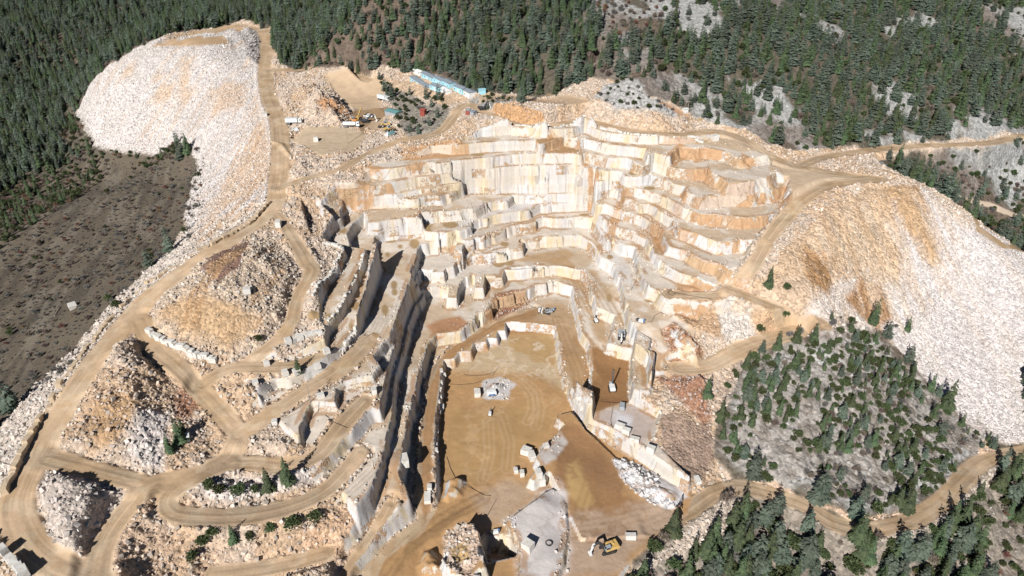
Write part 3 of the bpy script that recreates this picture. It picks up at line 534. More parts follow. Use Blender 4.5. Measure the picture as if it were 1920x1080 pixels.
def cliff_mat():
    g = NT('quarry_cliff')
    c = g.n('ShaderNodeVertexColor', layer_name='col').outputs[0]
    ru = g.n('ShaderNodeAttribute', attribute_name='rust').outputs['Fac']
    sep = g.n('ShaderNodeSeparateXYZ'); g.l(g.pos(), sep.inputs[0])
    # vertical saw and drill marks: noise squeezed along z
    mp = g.n('ShaderNodeMapping'); mp.inputs['Scale'].default_value = (1, 1, .06); g.l(g.pos(), mp.inputs[0])
    st = g.noise(1.6, 3, .6, mp.outputs[0])
    mp2 = g.n('ShaderNodeMapping'); mp2.inputs['Scale'].default_value = (1, 1, .12); g.l(g.pos(), mp2.inputs[0])
    n1 = g.noise(.16, 5, .6, mp2.outputs[0]); n2 = g.noise(.9, 6, .65)
    t = g.math('ADD', g.math('MULTIPLY', ru, .8), g.math('MULTIPLY', g.math('SUBTRACT', g.noise(.28, 5, .62), .5), 1.6))
    t = g.ramp(t, .3, .62)
    rustc = g.mix(g.noise(.5, 4), (.34, .17, .09), (.62, .42, .24))
    cream = g.mix(g.ramp(n1, .5, .64), c, (.60, .49, .33))
    grey = g.mix(g.math('MULTIPLY', g.ramp(n1, .48, .36), .5), cream, (.50, .51, .52))
    c2 = g.mix(t, grey, rustc)
    v = g.math('ADD', g.math('MULTIPLY_ADD', st, .12, .94), g.math('MULTIPLY_ADD', n2, .30, -.15))
    comb = g.n('ShaderNodeCombineColor')
    for k in range(3): g.l(v, comb.inputs[k])
    c2 = g.mix(1.0, c2, comb.outputs[0], 'MULTIPLY')
    # sawn panels: every lift of the face has its own upright joints and its own tone
    lv = g.math('MULTIPLY', g.math('FLOOR', g.math('MULTIPLY', g.math('ADD', sep.outputs[2], g.math('MULTIPLY', n1, 1.5)), .225)), 3.7)
    cmb = g.n('ShaderNodeCombineXYZ'); g.l(g.math('MULTIPLY', sep.outputs[0], .085), cmb.inputs[0]); g.l(g.math('MULTIPLY', sep.outputs[1], .085), cmb.inputs[1]); g.l(lv, cmb.inputs[2])
    vo = g.n('ShaderNodeTexVoronoi', feature='DISTANCE_TO_EDGE', i_Scale=1); g.l(cmb.outputs[0], vo.inputs['Vector'])
    vc = g.n('ShaderNodeTexVoronoi', i_Scale=1); g.l(cmb.outputs[0], vc.inputs['Vector']); sr = g.n('ShaderNodeSeparateColor'); g.l(vc.outputs['Color'], sr.inputs[0])
    c2 = g.mix(g.math('MULTIPLY', g.ramp(sr.outputs[0], .5, .95), .3), c2, (.62, .49, .31)); c2 = g.mix(g.math('MULTIPLY', g.ramp(sr.outputs[1], .5, .95), .3), c2, (.66, .67, .67))
    brk = g.math('MULTIPLY', g.ramp(g.math('ADD', sr.outputs[2], g.math('MULTIPLY', g.math('SUBTRACT', g.noise(.35, 5, .7), .5), 1.1)), .80, .90), g.ramp(g.noise(.5, 5, .65), .42, .54)); c2 = g.mix(brk, c2, g.mix(g.noise(1.1, 5, .7), (.30, .15, .08), (.66, .47, .29)))
    cr = g.ramp(vo.outputs['Distance'], .006, .016)
    c2 = g.mix(g.math('MULTIPLY_ADD', cr, -.38, .38), c2, (.22, .15, .10))
    zz = g.math('FRACT', g.math('MULTIPLY', g.math('ADD', sep.outputs[2], g.math('MULTIPLY', n2, .3)), .225)); hz = g.ramp(g.math('ABSOLUTE', g.math('SUBTRACT', zz, .5)), .0, .03)
    c2 = g.mix(g.math('MULTIPLY_ADD', hz, -.2, .2), c2, (.3, .2, .12))
    g.l(c2, g.b.inputs['Base Color']); g.b.inputs['Roughness'].default_value = .8; g.b.inputs['Specular IOR Level'].default_value = .25
    bp = g.n('ShaderNodeBump', i_Strength=.6, i_Distance=.35); g.l(g.math('ADD', g.math('MULTIPLY', n2, .7), g.math('MULTIPLY', g.math('ADD', g.math('MULTIPLY', t, .5), g.math('MULTIPLY', brk, 2.2)), g.noise(1.3, 6, .7))), bp.inputs['Height']); g.l(bp.outputs[0], g.b.inputs['Normal'])
    return g.m
GM = {'hillside': ground_mat('hillside', 1.3, .9, .7, stones=.8), 'meadow': ground_mat('meadow', 1.1, 1.1, .8), 'quarry_floor': ground_mat('quarry_floor', 1.6, .35, .25),
      'dirt_road': ground_mat('dirt_road', 1.2, .35, .25), 'rubble_slope': ground_mat('rubble_slope', 1.8, .5, .9, stones=1.1), 'pit_floor': ground_mat('pit_floor', .9, .45, .3),
      'muddy_water': ground_mat('muddy_water', .5, .14, .02, .7), 'quarry_cliff': cliff_mat()}
# ------------------------------------------------------------------ ground objects, one per kind of ground
sc = bpy.context.scene; LINK = sc.collection.objects.link
def mesh_np(name, V, Q, smoothed=False, mat=None):
    me = bpy.data.meshes.new(name); k = Q.shape[1]
    me.vertices.add(len(V)); me.vertices.foreach_set('co', np.ascontiguousarray(V, np.float32).ravel())
    me.loops.add(Q.size); me.loops.foreach_set('vertex_index', np.ascontiguousarray(Q, np.int32).ravel())
    me.polygons.add(len(Q)); me.polygons.foreach_set('loop_start', np.arange(0, Q.size, k, dtype=np.int32))
    me.polygons.foreach_set('use_smooth', np.full(len(Q), smoothed))
    me.update(calc_edges=True)
    if mat: me.materials.append(mat)
    return me
def setcol(me, name, c):
    c = np.concatenate([c, np.ones((len(c), 1))], 1) if c.shape[1] == 3 else c
    ca = me.color_attributes.new(name, 'FLOAT_COLOR', 'POINT'); ca.data.foreach_set('color', np.ascontiguousarray(c, np.float32).ravel())
vi = np.arange(NX * NY).reshape(NY, NX)
VV = np.stack([GX, GY, H], -1).reshape(-1, 3)
QQ = np.stack([vi[:-1, :-1], vi[:-1, 1:], vi[1:, 1:], vi[1:, :-1]], -1).reshape(-1, 4)
zq = np.stack([ZONE[:-1, :-1], ZONE[:-1, 1:], ZONE[1:, 1:], ZONE[1:, :-1]], -1).reshape(-1, 4)
isc = (zq == 3).any(1); zq = np.where(isc, 3, zq[:, 0])
colf = COL.reshape(-1, 3); rusf = RUSTF.reshape(-1)
for k, nm in enumerate(ZN):
    q = QQ[zq == k]
    if not len(q): continue
    used, inv = np.unique(q.ravel(), return_inverse=True)
    me = mesh_np(nm, VV[used], inv.reshape(-1, 4), k != 5, GM[nm])
    setcol(me, 'col', np.clip(colf[used], .01, .9))
    if k == 3:
        at_ = me.attributes.new('rust', 'FLOAT', 'POINT'); at_.data.foreach_set('value', rusf[used])
    o = bpy.data.objects.new(nm, me); LINK(o); o['kind'] = 'structure'
# ------------------------------------------------------------------ helpers for things
def tag(o, label=None, cat=None, group=None, kind=None):
    if label: o['label'] = label
    if cat: o['category'] = cat
    if group: o['group'] = group
    if kind: o['kind'] = kind
    return o
def proj(x, y, z):                          # metres -> photo position
    fy = y * math.cos(PITCH) - (z - HC) * math.sin(PITCH); uy = y * math.sin(PITCH) + (z - HC) * math.cos(PITCH)
    return 960 + F * x / fy, 540 - F * uy / fy, fy
def inpoly(px, py, s):
    P = T(s); ins = np.zeros(np.shape(px), bool)
    for (ax, ay), (bx, by) in zip(P, P[1:] + P[:1]):
        if ay != by: ins ^= ((ay > py) != (by > py)) & (px < (bx - ax) * (py - ay) / (by - ay) + ax)
    return ins
def near(tab, x, y):
    return tab[np.clip(np.searchsorted(gy, y), 0, NY - 1), np.clip(np.searchsorted(gx, x), 0, NX - 1)]
def scatter(spacing, x0, x1, y0, y1, jit=.85):
    xs = np.arange(x0, x1, spacing); ys = np.arange(y0, y1, spacing)
    X, Y = np.meshgrid(xs, ys); X[1::2] += spacing / 2
    X = X + (rng.random(X.shape) - .5) * spacing * jit; Y = Y + (rng.random(X.shape) - .5) * spacing * jit
    return X.ravel(), Y.ravel()
import bmesh
def hull(pts):
    bm = bmesh.new()
    for p in pts: bm.verts.new(p)
    r = bmesh.ops.convex_hull(bm, input=bm.verts[:])
    bmesh.ops.delete(bm, geom=list({g for g in r['geom_interior'] + r['geom_unused'] if isinstance(g, bmesh.types.BMVert)}), context='VERTS')
    bmesh.ops.triangulate(bm, faces=bm.faces[:]); bm.normal_update()
    bm.verts.index_update()
    v = np.array([v.co[:] for v in bm.verts]); f = np.array([[q.index for q in g.verts] for g in bm.faces]); bm.free(); return v, f
PRO = []
for k in range(16):
    if k % 2:
        p = rng.normal(size=(12, 3)); p /= np.linalg.norm(p, axis=1)[:, None]; p *= rng.uniform(.75, 1.05, (12, 1))
    else:                                     # broken blocks
        p = np.array([(a, b, c) for a in (-1, 1) for b in (-1, 1) for c in (-1, 1)], float) * .72
        p = p + rng.normal(size=p.shape) * .16
    PRO.append(hull(p * np.array([1, rng.uniform(.65, .95), rng.uniform(.6, .9)])))
def rotm(n):
    q = rng.normal(size=(n, 4)); q /= np.linalg.norm(q, axis=1)[:, None]; w, x, y, z = q.T
    return np.stack([1 - 2 * (y * y + z * z), 2 * (x * y - z * w), 2 * (x * z + y * w), 2 * (x * y + z * w), 1 - 2 * (x * x + z * z), 2 * (y * z - x * w), 2 * (x * z - y * w), 2 * (y * z + x * w), 1 - 2 * (x * x + y * y)], -1).reshape(n, 3, 3)
ROCKSET = {1: (.92, .24, .62), 2: (1.12, .28, .8), 3: (1.05, .17, .8), 4: (2.7, .2, .6), 5: (3.0, .12, .40), 6: (2.4, .3, .9), 7: (1.35, .45, 1.0), 8: (1.0, .15, .6)}
RX, RY, RR, RK = [], [], [], []
for k, (sp, r0, r1_) in ROCKSET.items():
    x, y = scatter(sp, -420, 330, 60, 620)
    m = near(ROCK, x, y) == k; x, y = x[m], y[m]
    z = zat(x, y); px, py, d = proj(x, y, z)
    m = (px > -260) & (px < 2180) & (py > -60) & (py < 1250); x, y = x[m], y[m]
    u = rng.random(len(x)); RX.append(x); RY.append(y); RR.append(r0 + (r1_ - r0) * u ** 2.6); RK.append(np.full(len(x), k))
# stones along the foot of the dumps and along the benches
RX, RY, RR, RK = map(np.concatenate, (RX, RY, RR, RK))
RZ = zat(RX, RY)
base = near(COL, RX, RY)
wmix = np.select([RK == 1, RK == 2, RK == 3, RK == 4, RK == 5, RK == 6, RK == 7, RK == 8], [.55, .55, .5, .4, .5, .5, .7, .6])[:, None] * rng.uniform(.3, 1.25, (len(RX), 1))
white = np.where((RK == 6)[:, None], np.array((.44, .43, .41)), np.array((.69, .655, .615)))
RC = np.clip((base * (1 - wmix) + white * wmix) * rng.uniform(.68, 1.15, (len(RX), 1)), .03, .8)
rpx, rpy, rd = proj(RX, RY, RZ); RS = RR / rd
big = np.zeros(len(RX), bool)
cand = np.where((rpx > 0) & (rpx < 1920) & (rpy > 0) & (rpy < 1080) & np.isin(RK, (3, 7, 4)))[0]
big[cand[np.argsort(-RS[cand])[:200]]] = True
def rock_mesh(idx):
    Vs, Fs, Cs, off = [], [], [], 0
    pk = rng.integers(0, len(PRO), len(idx))
    for p in range(len(PRO)):
        ii = idx[pk == p]
        if not len(ii): continue
        v, f = PRO[p]; n = len(ii)
        X = np.einsum('nij,vj->nvi', rotm(n), v) * (RR[ii][:, None, None] * rng.uniform(.8, 1.2, (n, 1, 3)))
        X += np.stack([RX[ii], RY[ii], RZ[ii] + RR[ii] * .22], -1)[:, None]
        Vs.append(X.reshape(-1, 3)); Fs.append((f[None] + (np.arange(n) * len(v))[:, None, None] + off).reshape(-1, 3)); off += n * len(v)
        Cs.append(np.repeat(RC[ii], len(v), 0))
    return np.concatenate(Vs), np.concatenate(Fs), np.concatenate(Cs)
g = NT('broken_stone'); c = g.n('ShaderNodeVertexColor', layer_name='col').outputs[0]
v = g.math('MULTIPLY_ADD', g.noise(2.2, 5, .65), .5, .75); cb = g.n('ShaderNodeCombineColor')
for k in range(3): g.l(v, cb.inputs[k])
g.l(g.mix(1.0, c, cb.outputs[0], 'MULTIPLY'), g.b.inputs['Base Color']); g.b.inputs['Roughness'].default_value = .9; g.b.inputs['Specular IOR Level'].default_value = .2
STONE = g.m
for nm, ks in (('rubble', (1, 2, 3, 7)), ('scattered_stones', (4, 5, 6, 8))):
    Vr, Fr, Cr = rock_mesh(np.where(np.isin(RK, ks) & ~big)[0])
    me = mesh_np(nm, Vr, Fr, False, STONE); setcol(me, 'col', Cr)
    o = bpy.data.objects.new(nm, me); LINK(o); o['kind'] = 'stuff'
    print(nm, len(Fr))
AREAS = [("285,600 330,530 400,470 450,455 520,440 570,500 560,560 520,650 440,690 300,640", "pale angular boulder on the big dirt-topped spoil mound inside the left road loop"),
         ("120,850 120,780 190,660 240,610 310,690 330,760 430,830 400,870 250,870", "white angular boulder on the rubble island between the left track junctions"),
         ("60,920 75,880 130,880 250,910 160,1060 90,1010", "grey-white angular boulder on the dark rubble island at the road bend"),
         ("340,950 365,885 520,850 640,850 600,950 400,960", "cream angular boulder on the long rubble berm with dark bushes"),
         ("170,1100 215,985 420,980 640,940 700,1000 640,1100", "cream angular boulder on the orange bank below the lowest left track"),
         ("1130,860 1200,840 1300,900 1290,970 1220,960", "bright white block of broken stone in the heap beside the mud floor"),
         ("1220,600 1340,600 1370,800 1300,920 1220,820", "reddish boulder on the rust-coloured bank right of the pit"),
         ("1180,1090 1180,1020 1400,910 1920,830 1920,1090", "pale boulder among the trees below the curved road"),
         ("740,1090 770,1000 830,930 900,890 900,1000 960,1090", "angular boulder in the dark-shadowed heap at the front of the pit"),
         ("-50,1000 -50,780 100,600 400,440 540,350 530,450 260,620 60,900", "pale boulder on the strip of rubble below the left haul road")]
MREST = "pale angular boulder lying loose among the quarry benches"
for i in np.where(big)[0]:
    v, f = PRO[int(rng.integers(len(PRO)))]
    X = (rotm(1)[0] @ v.T).T * RR[i] * 1.15
    me = mesh_np('boulder', X, f, False, STONE); setcol(me, 'col', np.repeat(RC[i:i + 1], len(v), 0))
    o = bpy.data.objects.new('boulder', me); LINK(o); o.location = (RX[i], RY[i], RZ[i] + RR[i] * .25)
    for s, lab in AREAS:
        if inpoly(rpx[i], rpy[i], s): break
    else: lab = MREST
    tag(o, lab, 'boulder', lab.replace('boulder', 'boulders', 1) if 'boulder' in lab else 'blocks in the white heap beside the mud floor')
# ------------------------------------------------------------------ trees and bushes
def leafmat(name, a, b, var=.5):
    g = NT(name)
    rnd = g.n('ShaderNodeObjectInfo').outputs['Random']; at_ = g.n('ShaderNodeAttribute', attribute_name='tone').outputs['Fac']
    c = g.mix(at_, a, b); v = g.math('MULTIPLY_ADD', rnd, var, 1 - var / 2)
    hs = g.n('ShaderNodeHueSaturation'); g.l(g.math('MULTIPLY_ADD', rnd, .06, .47), hs.inputs['Hue']); g.l(v, hs.inputs['Value']); g.l(c, hs.inputs['Color'])
    g.l(hs.outputs[0], g.b.inputs['Base Color']); g.b.inputs['Roughness'].default_value = .7; g.b.inputs['Specular IOR Level'].default_value = .25
    return g.m
BARK = NT('bark'); BARK.b.inputs['Base Color'].default_value = (.11, .085, .065, 1); BARK.b.inputs['Roughness'].default_value = .95
nb_ = BARK.n('ShaderNodeMix', data_type='RGBA'); BARK.l(BARK.noise(6, 4), nb_.inputs[0]); nb_.inputs[6].default_value = (.07, .055, .045, 1); nb_.inputs[7].default_value = (.17, .13, .10, 1); BARK.l(nb_.outputs[2], BARK.b.inputs['Base Color']); BARK = BARK.m
LM = {'pine': leafmat('pine_needles', (.036, .055, .028), (.09, .12, .055)), 'cedar': leafmat('cedar_needles', (.045, .064, .045), (.135, .16, .12)),
      'juniper': leafmat('juniper_needles', (.035, .047, .018), (.08, .10, .038)), 'bare': leafmat('bare_twigs', (.10, .075, .06), (.24, .185, .15), .4), 'red': leafmat('reddish_twigs', (.14, .07, .045), (.30, .17, .11), .4),
      'grey': leafmat('grey_twigs', (.10, .095, .085), (.25, .235, .215), .4)}
class LF:                                    # collects leaf blades
    def __init__(s): s.v = []; s.f = []; s.t = []
    def blade(s, root, tip, w, sag=0., tone=.5):
        root = np.array(root, float); tip = np.array(tip, float); d = tip - root
        side = np.cross(d, (0, 0, 1)); L = np.linalg.norm(side) + 1e-6; side = side / L * w
        mid = root + d * .55 + np.array((0, 0, -sag)); n = len(s.v)
        s.v += [root, mid + side, tip + np.array((0, 0, -sag * 1.6)), mid - side, mid + np.array((0, 0, w * .45))]
        s.f += [(n, n + 1, n + 4), (n + 1, n + 2, n + 4), (n + 2, n + 3, n + 4), (n + 3, n, n + 4)]
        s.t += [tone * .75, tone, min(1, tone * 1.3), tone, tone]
    def build(s, name, mat):
        me = mesh_np(name, np.array(s.v), np.array(s.f), False, mat)
        a = me.attributes.new('tone', 'FLOAT', 'POINT'); a.data.foreach_set('value', np.array(s.t, np.float32)); return me
def conifer(kind, h, r, tiers, nb, droop, flat=1.0, base=.1, seed=0):
    q = np.random.default_rng(seed); L = LF()
    for t in range(tiers):
        u = t / (tiers - 1); z = h * (base + (1 - base) * u)
        rr = r * (1 - u) ** (.8 if kind == 'pine' else .62) * q.uniform(.72, 1.12) + .10 * r
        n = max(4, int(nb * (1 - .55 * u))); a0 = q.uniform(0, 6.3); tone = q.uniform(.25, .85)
        for k in range(n):
            if q.random() < .10: continue
            a = a0 + 6.283 * k / n + q.uniform(-.25, .25); l = rr * q.uniform(.65, 1.15)
            ca, sa = math.cos(a), math.sin(a); z0 = z + q.uniform(-.02, .02) * h
            up = (-droop * l) if kind == 'pine' else q.uniform(-.06, .14) * l
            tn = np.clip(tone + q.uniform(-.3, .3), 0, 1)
            L.blade((ca * .05, sa * .05, z0 + .12 * l), (ca * l, sa * l, z0 + up), l * .30 * flat, .05 * l, tn)
            for sgn in (-1, 1):                 # side sprays
                b = a + sgn * q.uniform(.45, .8); l2 = l * q.uniform(.45, .7)
                mx, my = ca * l * .38, sa * l * .38
                L.blade((mx, my, z0 + up * .38 + .05), (mx + math.cos(b) * l2, my + math.sin(b) * l2, z0 + up * .8 - .02 * h * q.random()), l2 * .3 * flat, .04 * l, np.clip(tn + q.uniform(-.25, .25), 0, 1))
    L.blade((0, 0, h * .9), (.02, 0, h * 1.03), .09 * r, 0, .6); L.blade((0, 0, h * .86), (.1 * r, .1 * r, h * .98), .12 * r, 0, .5)
    return L
def bush(h, r, n, seed, twig=False):
    q = np.random.default_rng(seed); L = LF()
    lobes = [(q.uniform(-.5, .5) * r, q.uniform(-.5, .5) * r, q.uniform(.35, .7) * h, q.uniform(.45, .7)) for _ in range(6)]
    for k in range(n):
        cx, cy, cz_, s = lobes[k % 6]
        d = q.normal(size=3); d /= np.linalg.norm(d); d[2] = abs(d[2]) if q.random() < .75 else d[2]
        rad = s * q.uniform(.55, 1.0)
        c = np.array((cx, cy, cz_)) + d * np.array((r, r, h * .55)) * rad
        c[2] = max(c[2], .05 * h); e = d + q.normal(size=3) * .5; e /= np.linalg.norm(e)
        l = r * (.45 if twig else .34) * q.uniform(.7, 1.3)
        L.blade(c - e * l * .5, c + e * l * .6, l * (.10 if twig else .34), 0, np.clip(.5 + (lobes[k % 6][3] - .55) * 1.5 + q.uniform(-.35, .35), 0, 1))
    return L
def trunk_mesh(h, r, name='trunk', limbs=0, seed=0):
    q = np.random.default_rng(seed); V, Fq = [], []
    def tube(a, b, r0, r1_, n=6):
        a = np.array(a, float); b = np.array(b, float); d = (b - a) / np.linalg.norm(b - a)
        u = np.cross(d, (.3, .9, .1)); u /= np.linalg.norm(u); w = np.cross(d, u); o = len(V)
        for p, rr in ((a, r0), (b, r1_)):
            for k in range(n): V.append(p + (u * math.cos(6.283 * k / n) + w * math.sin(6.283 * k / n)) * rr)
        for k in range(n): Fq.append((o + k, o + (k + 1) % n, o + n + (k + 1) % n, o + n + k))
    tube((0, 0, -.5), (.03 * h * q.uniform(-1, 1), .02 * h, h * .5), r, r * .65); tube((.0, .0, h * .45), (0, 0, h * .97), r * .68, r * .12)
    for k in range(limbs):
        a = q.uniform(0, 6.3); z = h * q.uniform(.2, .75); tube((0, 0, z), (math.cos(a) * h * .22, math.sin(a) * h * .22, z + h * .08), r * .3, r * .08, 4)
    return mesh_np(name, np.array(V), np.array(Fq), True, BARK)
# prototypes: (kind, crown mesh, trunk mesh, unit height, crown radius)
SP = []
for i in range(4):
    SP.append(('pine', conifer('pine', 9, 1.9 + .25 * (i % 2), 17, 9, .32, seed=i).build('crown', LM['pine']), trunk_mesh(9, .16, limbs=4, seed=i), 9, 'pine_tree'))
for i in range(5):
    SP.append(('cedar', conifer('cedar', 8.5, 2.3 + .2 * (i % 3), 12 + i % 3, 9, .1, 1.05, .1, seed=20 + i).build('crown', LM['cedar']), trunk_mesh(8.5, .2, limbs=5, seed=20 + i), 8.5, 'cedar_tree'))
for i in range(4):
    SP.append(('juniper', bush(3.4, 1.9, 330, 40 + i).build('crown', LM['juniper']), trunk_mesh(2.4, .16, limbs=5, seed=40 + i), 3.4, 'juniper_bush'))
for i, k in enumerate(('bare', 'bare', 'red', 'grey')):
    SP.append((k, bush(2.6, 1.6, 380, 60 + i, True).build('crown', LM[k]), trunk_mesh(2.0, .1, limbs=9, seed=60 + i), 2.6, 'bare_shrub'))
KI = {k: [i for i, s in enumerate(SP) if s[0] == k] for k in ('pine', 'cedar', 'juniper', 'bare', 'red', 'grey')}
# where things grow (0 nothing)
TREE = np.where((ZONE == 0), 1, 0).astype(np.int8)
def grow(s, val):
    P = T(s); P = hit([p[0] for p in P], [p[1] for p in P]); sl = box(P, 2); TREE[sl][(sdf(P, sl) + 3 * N1[sl]) > 0] = val
KNOLL = "1372,700 1400,682 1480,642 1540,605 1600,600 1650,640 1700,690 1800,790 1852,828 1800,895 1700,955 1600,962 1500,920 1400,890 1345,850 1350,780"
FORE = "1150,1100 1220,1030 1290,995 1340,960 1400,945 1500,985 1600,1020 1700,1010 1800,955 1870,885 1935,865 1960,1130"
grow(KNOLL, 2); grow(FORE, 3)
TREE[(ZONE == 1)] = 5
grow("725,155 745,170 800,200 840,200 852,228 800,262 762,256 740,215", 4); grow("880,184 960,178 978,188 930,196 890,197", 6); grow("1130,160 1200,148 1215,180 1275,215 1265,224 1160,205 1108,186", 6)
grow("1095,-10 1250,-10 1240,70 1140,75", 7); grow("1012,105 1030,105 1042,175 1022,175", 0)
grow("1700,290 1920,275 1960,340 1960,470 1850,425 1740,340", 8); grow("-40,380 60,330 170,285 200,320 100,400 0,470 -60,480", 9); grow("130,205 330,262 345,300 250,300 150,290 120,260", 9)
grow('345,285 385,285 380,400 345,475 325,400', 5); grow('30,640 160,590 250,530 260,560 120,700 40,760', 5)
grow('1372,700 1400,682 1480,642 1540,605 1572,640 1545,720 1530,800 1500,890 1400,890 1345,850', 11)
TREE[(GX < 24) & (GY < 126)] = 0
TREE[ROADM > .05] = 0
TREE[(ZONE >= 2)] = np.where(np.isin(TREE[(ZONE >= 2)], (1, 3, 8, 9, 10)), 0, TREE[(ZONE >= 2)])
PX, PY, PZ, PS, PK, PZN = [], [], [], [], [], []
def plant(val, spacing, kinds, weights, s0, s1, keep=1.0, clump=None):
    x, y = scatter(spacing, -640, 500, 70, 930, .95)
    m = near(TREE, x, y) == val
    if clump is not None: m &= fbm(x, y, clump[0], 3, 81) > clump[1]
    m &= rng.random(len(x)) < keep; x, y = x[m], y[m]; z = zat(x, y); px, py, _ = proj(x, y, z)
    m = (px > -230) & (px < 2150) & (py > -130) & (py < 1300); x, y, z = x[m], y[m], z[m]
    ks = rng.choice(len(kinds), len(x), p=np.array(weights) / sum(weights))
    PK.extend(int(rng.choice(KI[kinds[k]])) for k in ks); PX.extend(x); PY.extend(y); PZ.extend(z); PS.extend(s0 + (s1 - s0) * rng.random(len(x)) ** 1.4); PZN.extend([val] * len(x))
xr = lambda: None
rocky = near
# dense hill forest; thinner on the pale outcrops
TREE[(TREE == 1) & (rk > .5) & (vnoise(GX / 3, GY / 3, 5) > .35)] = 10
plant(1, 4.0, ('pine', 'cedar', 'juniper', 'bare'), (4, 6, 1.1, .8), .6, 1.5, .93)
plant(10, 6.5, ('cedar', 'juniper', 'grey'), (5, 2, 1), .6, 1.15, .7)
plant(11, 2.9, ('pine', 'juniper', 'cedar', 'bare'), (4, 5, 2, .6), .45, .95, .93, (9, .38))
plant(2, 2.7, ('pine', 'juniper', 'cedar', 'bare'), (3, 6, 1.5, .8), .4, .85, .97, (13, .44))
plant(2, 2.7, ('grey', 'bare', 'juniper'), (3, 3, 1.6), .45, .9, .5)
plant(3, 3.5, ('pine', 'cedar', 'juniper', 'bare'), (4, 4, 3, .6), .75, 1.45, .92, (14, .38))
plant(3, 3.2, ('juniper', 'bare', 'red', 'grey'), (4, 2, .5, 1), .6, 1.1, .5)
plant(4, 3.8, ('juniper', 'grey', 'cedar'), (4, 3, .6), .5, .9, .5)
plant(5, 4.4, ('bare', 'grey', 'red', 'juniper'), (4, 4, 1.0, .5), .3, 1.0, .8, (16, .43))
plant(5, 2.4, ('grey', 'bare'), (1, 1), .18, .42, .55)
plant(6, 3.2, ('grey', 'juniper'), (2, 1.5), .4, .8, .7)
plant(7, 3.6, ('bare', 'red', 'grey'), (4, 1.5, 2), .6, 1.3, .6)
plant(8, 3.6, ('bare', 'juniper', 'cedar', 'grey'), (3, 3, 1.6, 1), .6, 1.1, .85)
plant(9, 3.6, ('bare', 'juniper', 'red', 'pine'), (3, 3, .7, 1.5), .6, 1.1, .85)
def spot(s, kinds, s0, s1):                   # single trees seen in the photo
    for px, py in T(s):
        q = hit(px, py)[0]; PX.append(q[0]); PY.append(q[1]); PZ.append(q[2]); PS.append(random.uniform(s0, s1)); PK.append(random.choice(KI[random.choice(kinds)])); PZN.append(20)
spot("362,1050 385,1025 400,1010 440,1018 470,1010 510,1000 548,990 560,985 592,978 395,920 415,925 450,930 480,925 505,920 540,905", ('juniper', 'pine'), .75, 1.15)
spot("1470,600 1425,622 1500,625 1560,610 1595,605 1610,640 1700,620 1680,615 1480,632 1400,690 1490,690 1440,540 1475,545 340,830 320,850 345,815 485,640 560,700 1325,745 1350,790", ('juniper', 'pine', 'grey'), .7, 1.1)
spot("712,150 716,160 722,170 735,185 745,190 752,185 760,192 770,195 800,185 815,190 822,186 828,190 745,225 748,240 770,248 785,240", ('juniper', 'cedar'), .6, 1.1)
spot("310,295 300,300 320,280 370,285 285,310 250,320 200,305", ('juniper', 'bare'), .9, 1.4)
PX, PY, PZ, PS, PK, PZN = map(np.array, (PX, PY, PZ, PS, PK, PZN))
tpx, tpy, td = proj(PX, PY, PZ)
hh = np.array([s[3] for s in SP])[PK] * PS
vis = (tpx > -10) & (tpx < 1930) & (tpy > 5) & (tpy < 1095)
isbush = np.isin(PK, KI['juniper'] + KI['bare'] + KI['red'] + KI['grey'])
size = hh / td * np.where(isbush, 1.25, 1.0)
ind = np.zeros(len(PX), bool)
c1 = np.where(vis & ~isbush)[0]; ind[c1[np.argsort(-size[c1])[:290]]] = True
c2 = np.where(vis & isbush)[0]; ind[c2[np.argsort(-(size[c2] + 9 * (PZN[c2] == 20)))[:290]]] = True
LOOK = {'pine': 'dark green conical pine', 'cedar': 'grey-green cedar with flat tiers', 'juniper': 'round dark olive bush', 'bare': 'leafless brown bush', 'red': 'leafless reddish bush', 'grey': 'leafless grey bush'}
def where(px, py, zn):
    if zn in (2, 11) or inpoly(px, py, KNOLL):
        return 'on the rocky knoll' + (', upper part' if py < 730 else ', lower part' if py > 850 else ', middle part')
    if zn == 3: return 'below the curved road' + (', near the pit' if px < 1450 else ', by the road bend' if px > 1750 else '')
    if zn == 5: return 'on the grey-brown meadow' + (', near the forest' if py < 420 else '')
    if zn == 4: return 'in the hollow below the blue sheds'
    if zn == 6: return 'on the grey stony rise above the cliffs'
    if zn == 8: return 'below the road at the far right edge'
    if zn == 9: return 'at the foot of the white dump beside the meadow'
    if zn == 7: return 'in the brown clearing on the hilltop'
    if zn == 20:
        if px < 650 and py > 860: return 'by the lowest left tracks'
        if px < 650 and py > 400: return 'on the left spoil mounds'
        if px < 400: return 'at the foot of the white dump beside the meadow'
        if px < 900: return 'in the hollow below the blue sheds'
        return 'alone on pale spoil above the knoll'
    if px < 560: return 'in the valley forest left of the white dump' if py > 60 else 'in the forest behind the white dump'
    return 'on the hill behind the quarry' + (', right of the cliffs' if px > 1250 else ', above the blue sheds' if px < 1000 else '')
KEEP = {}
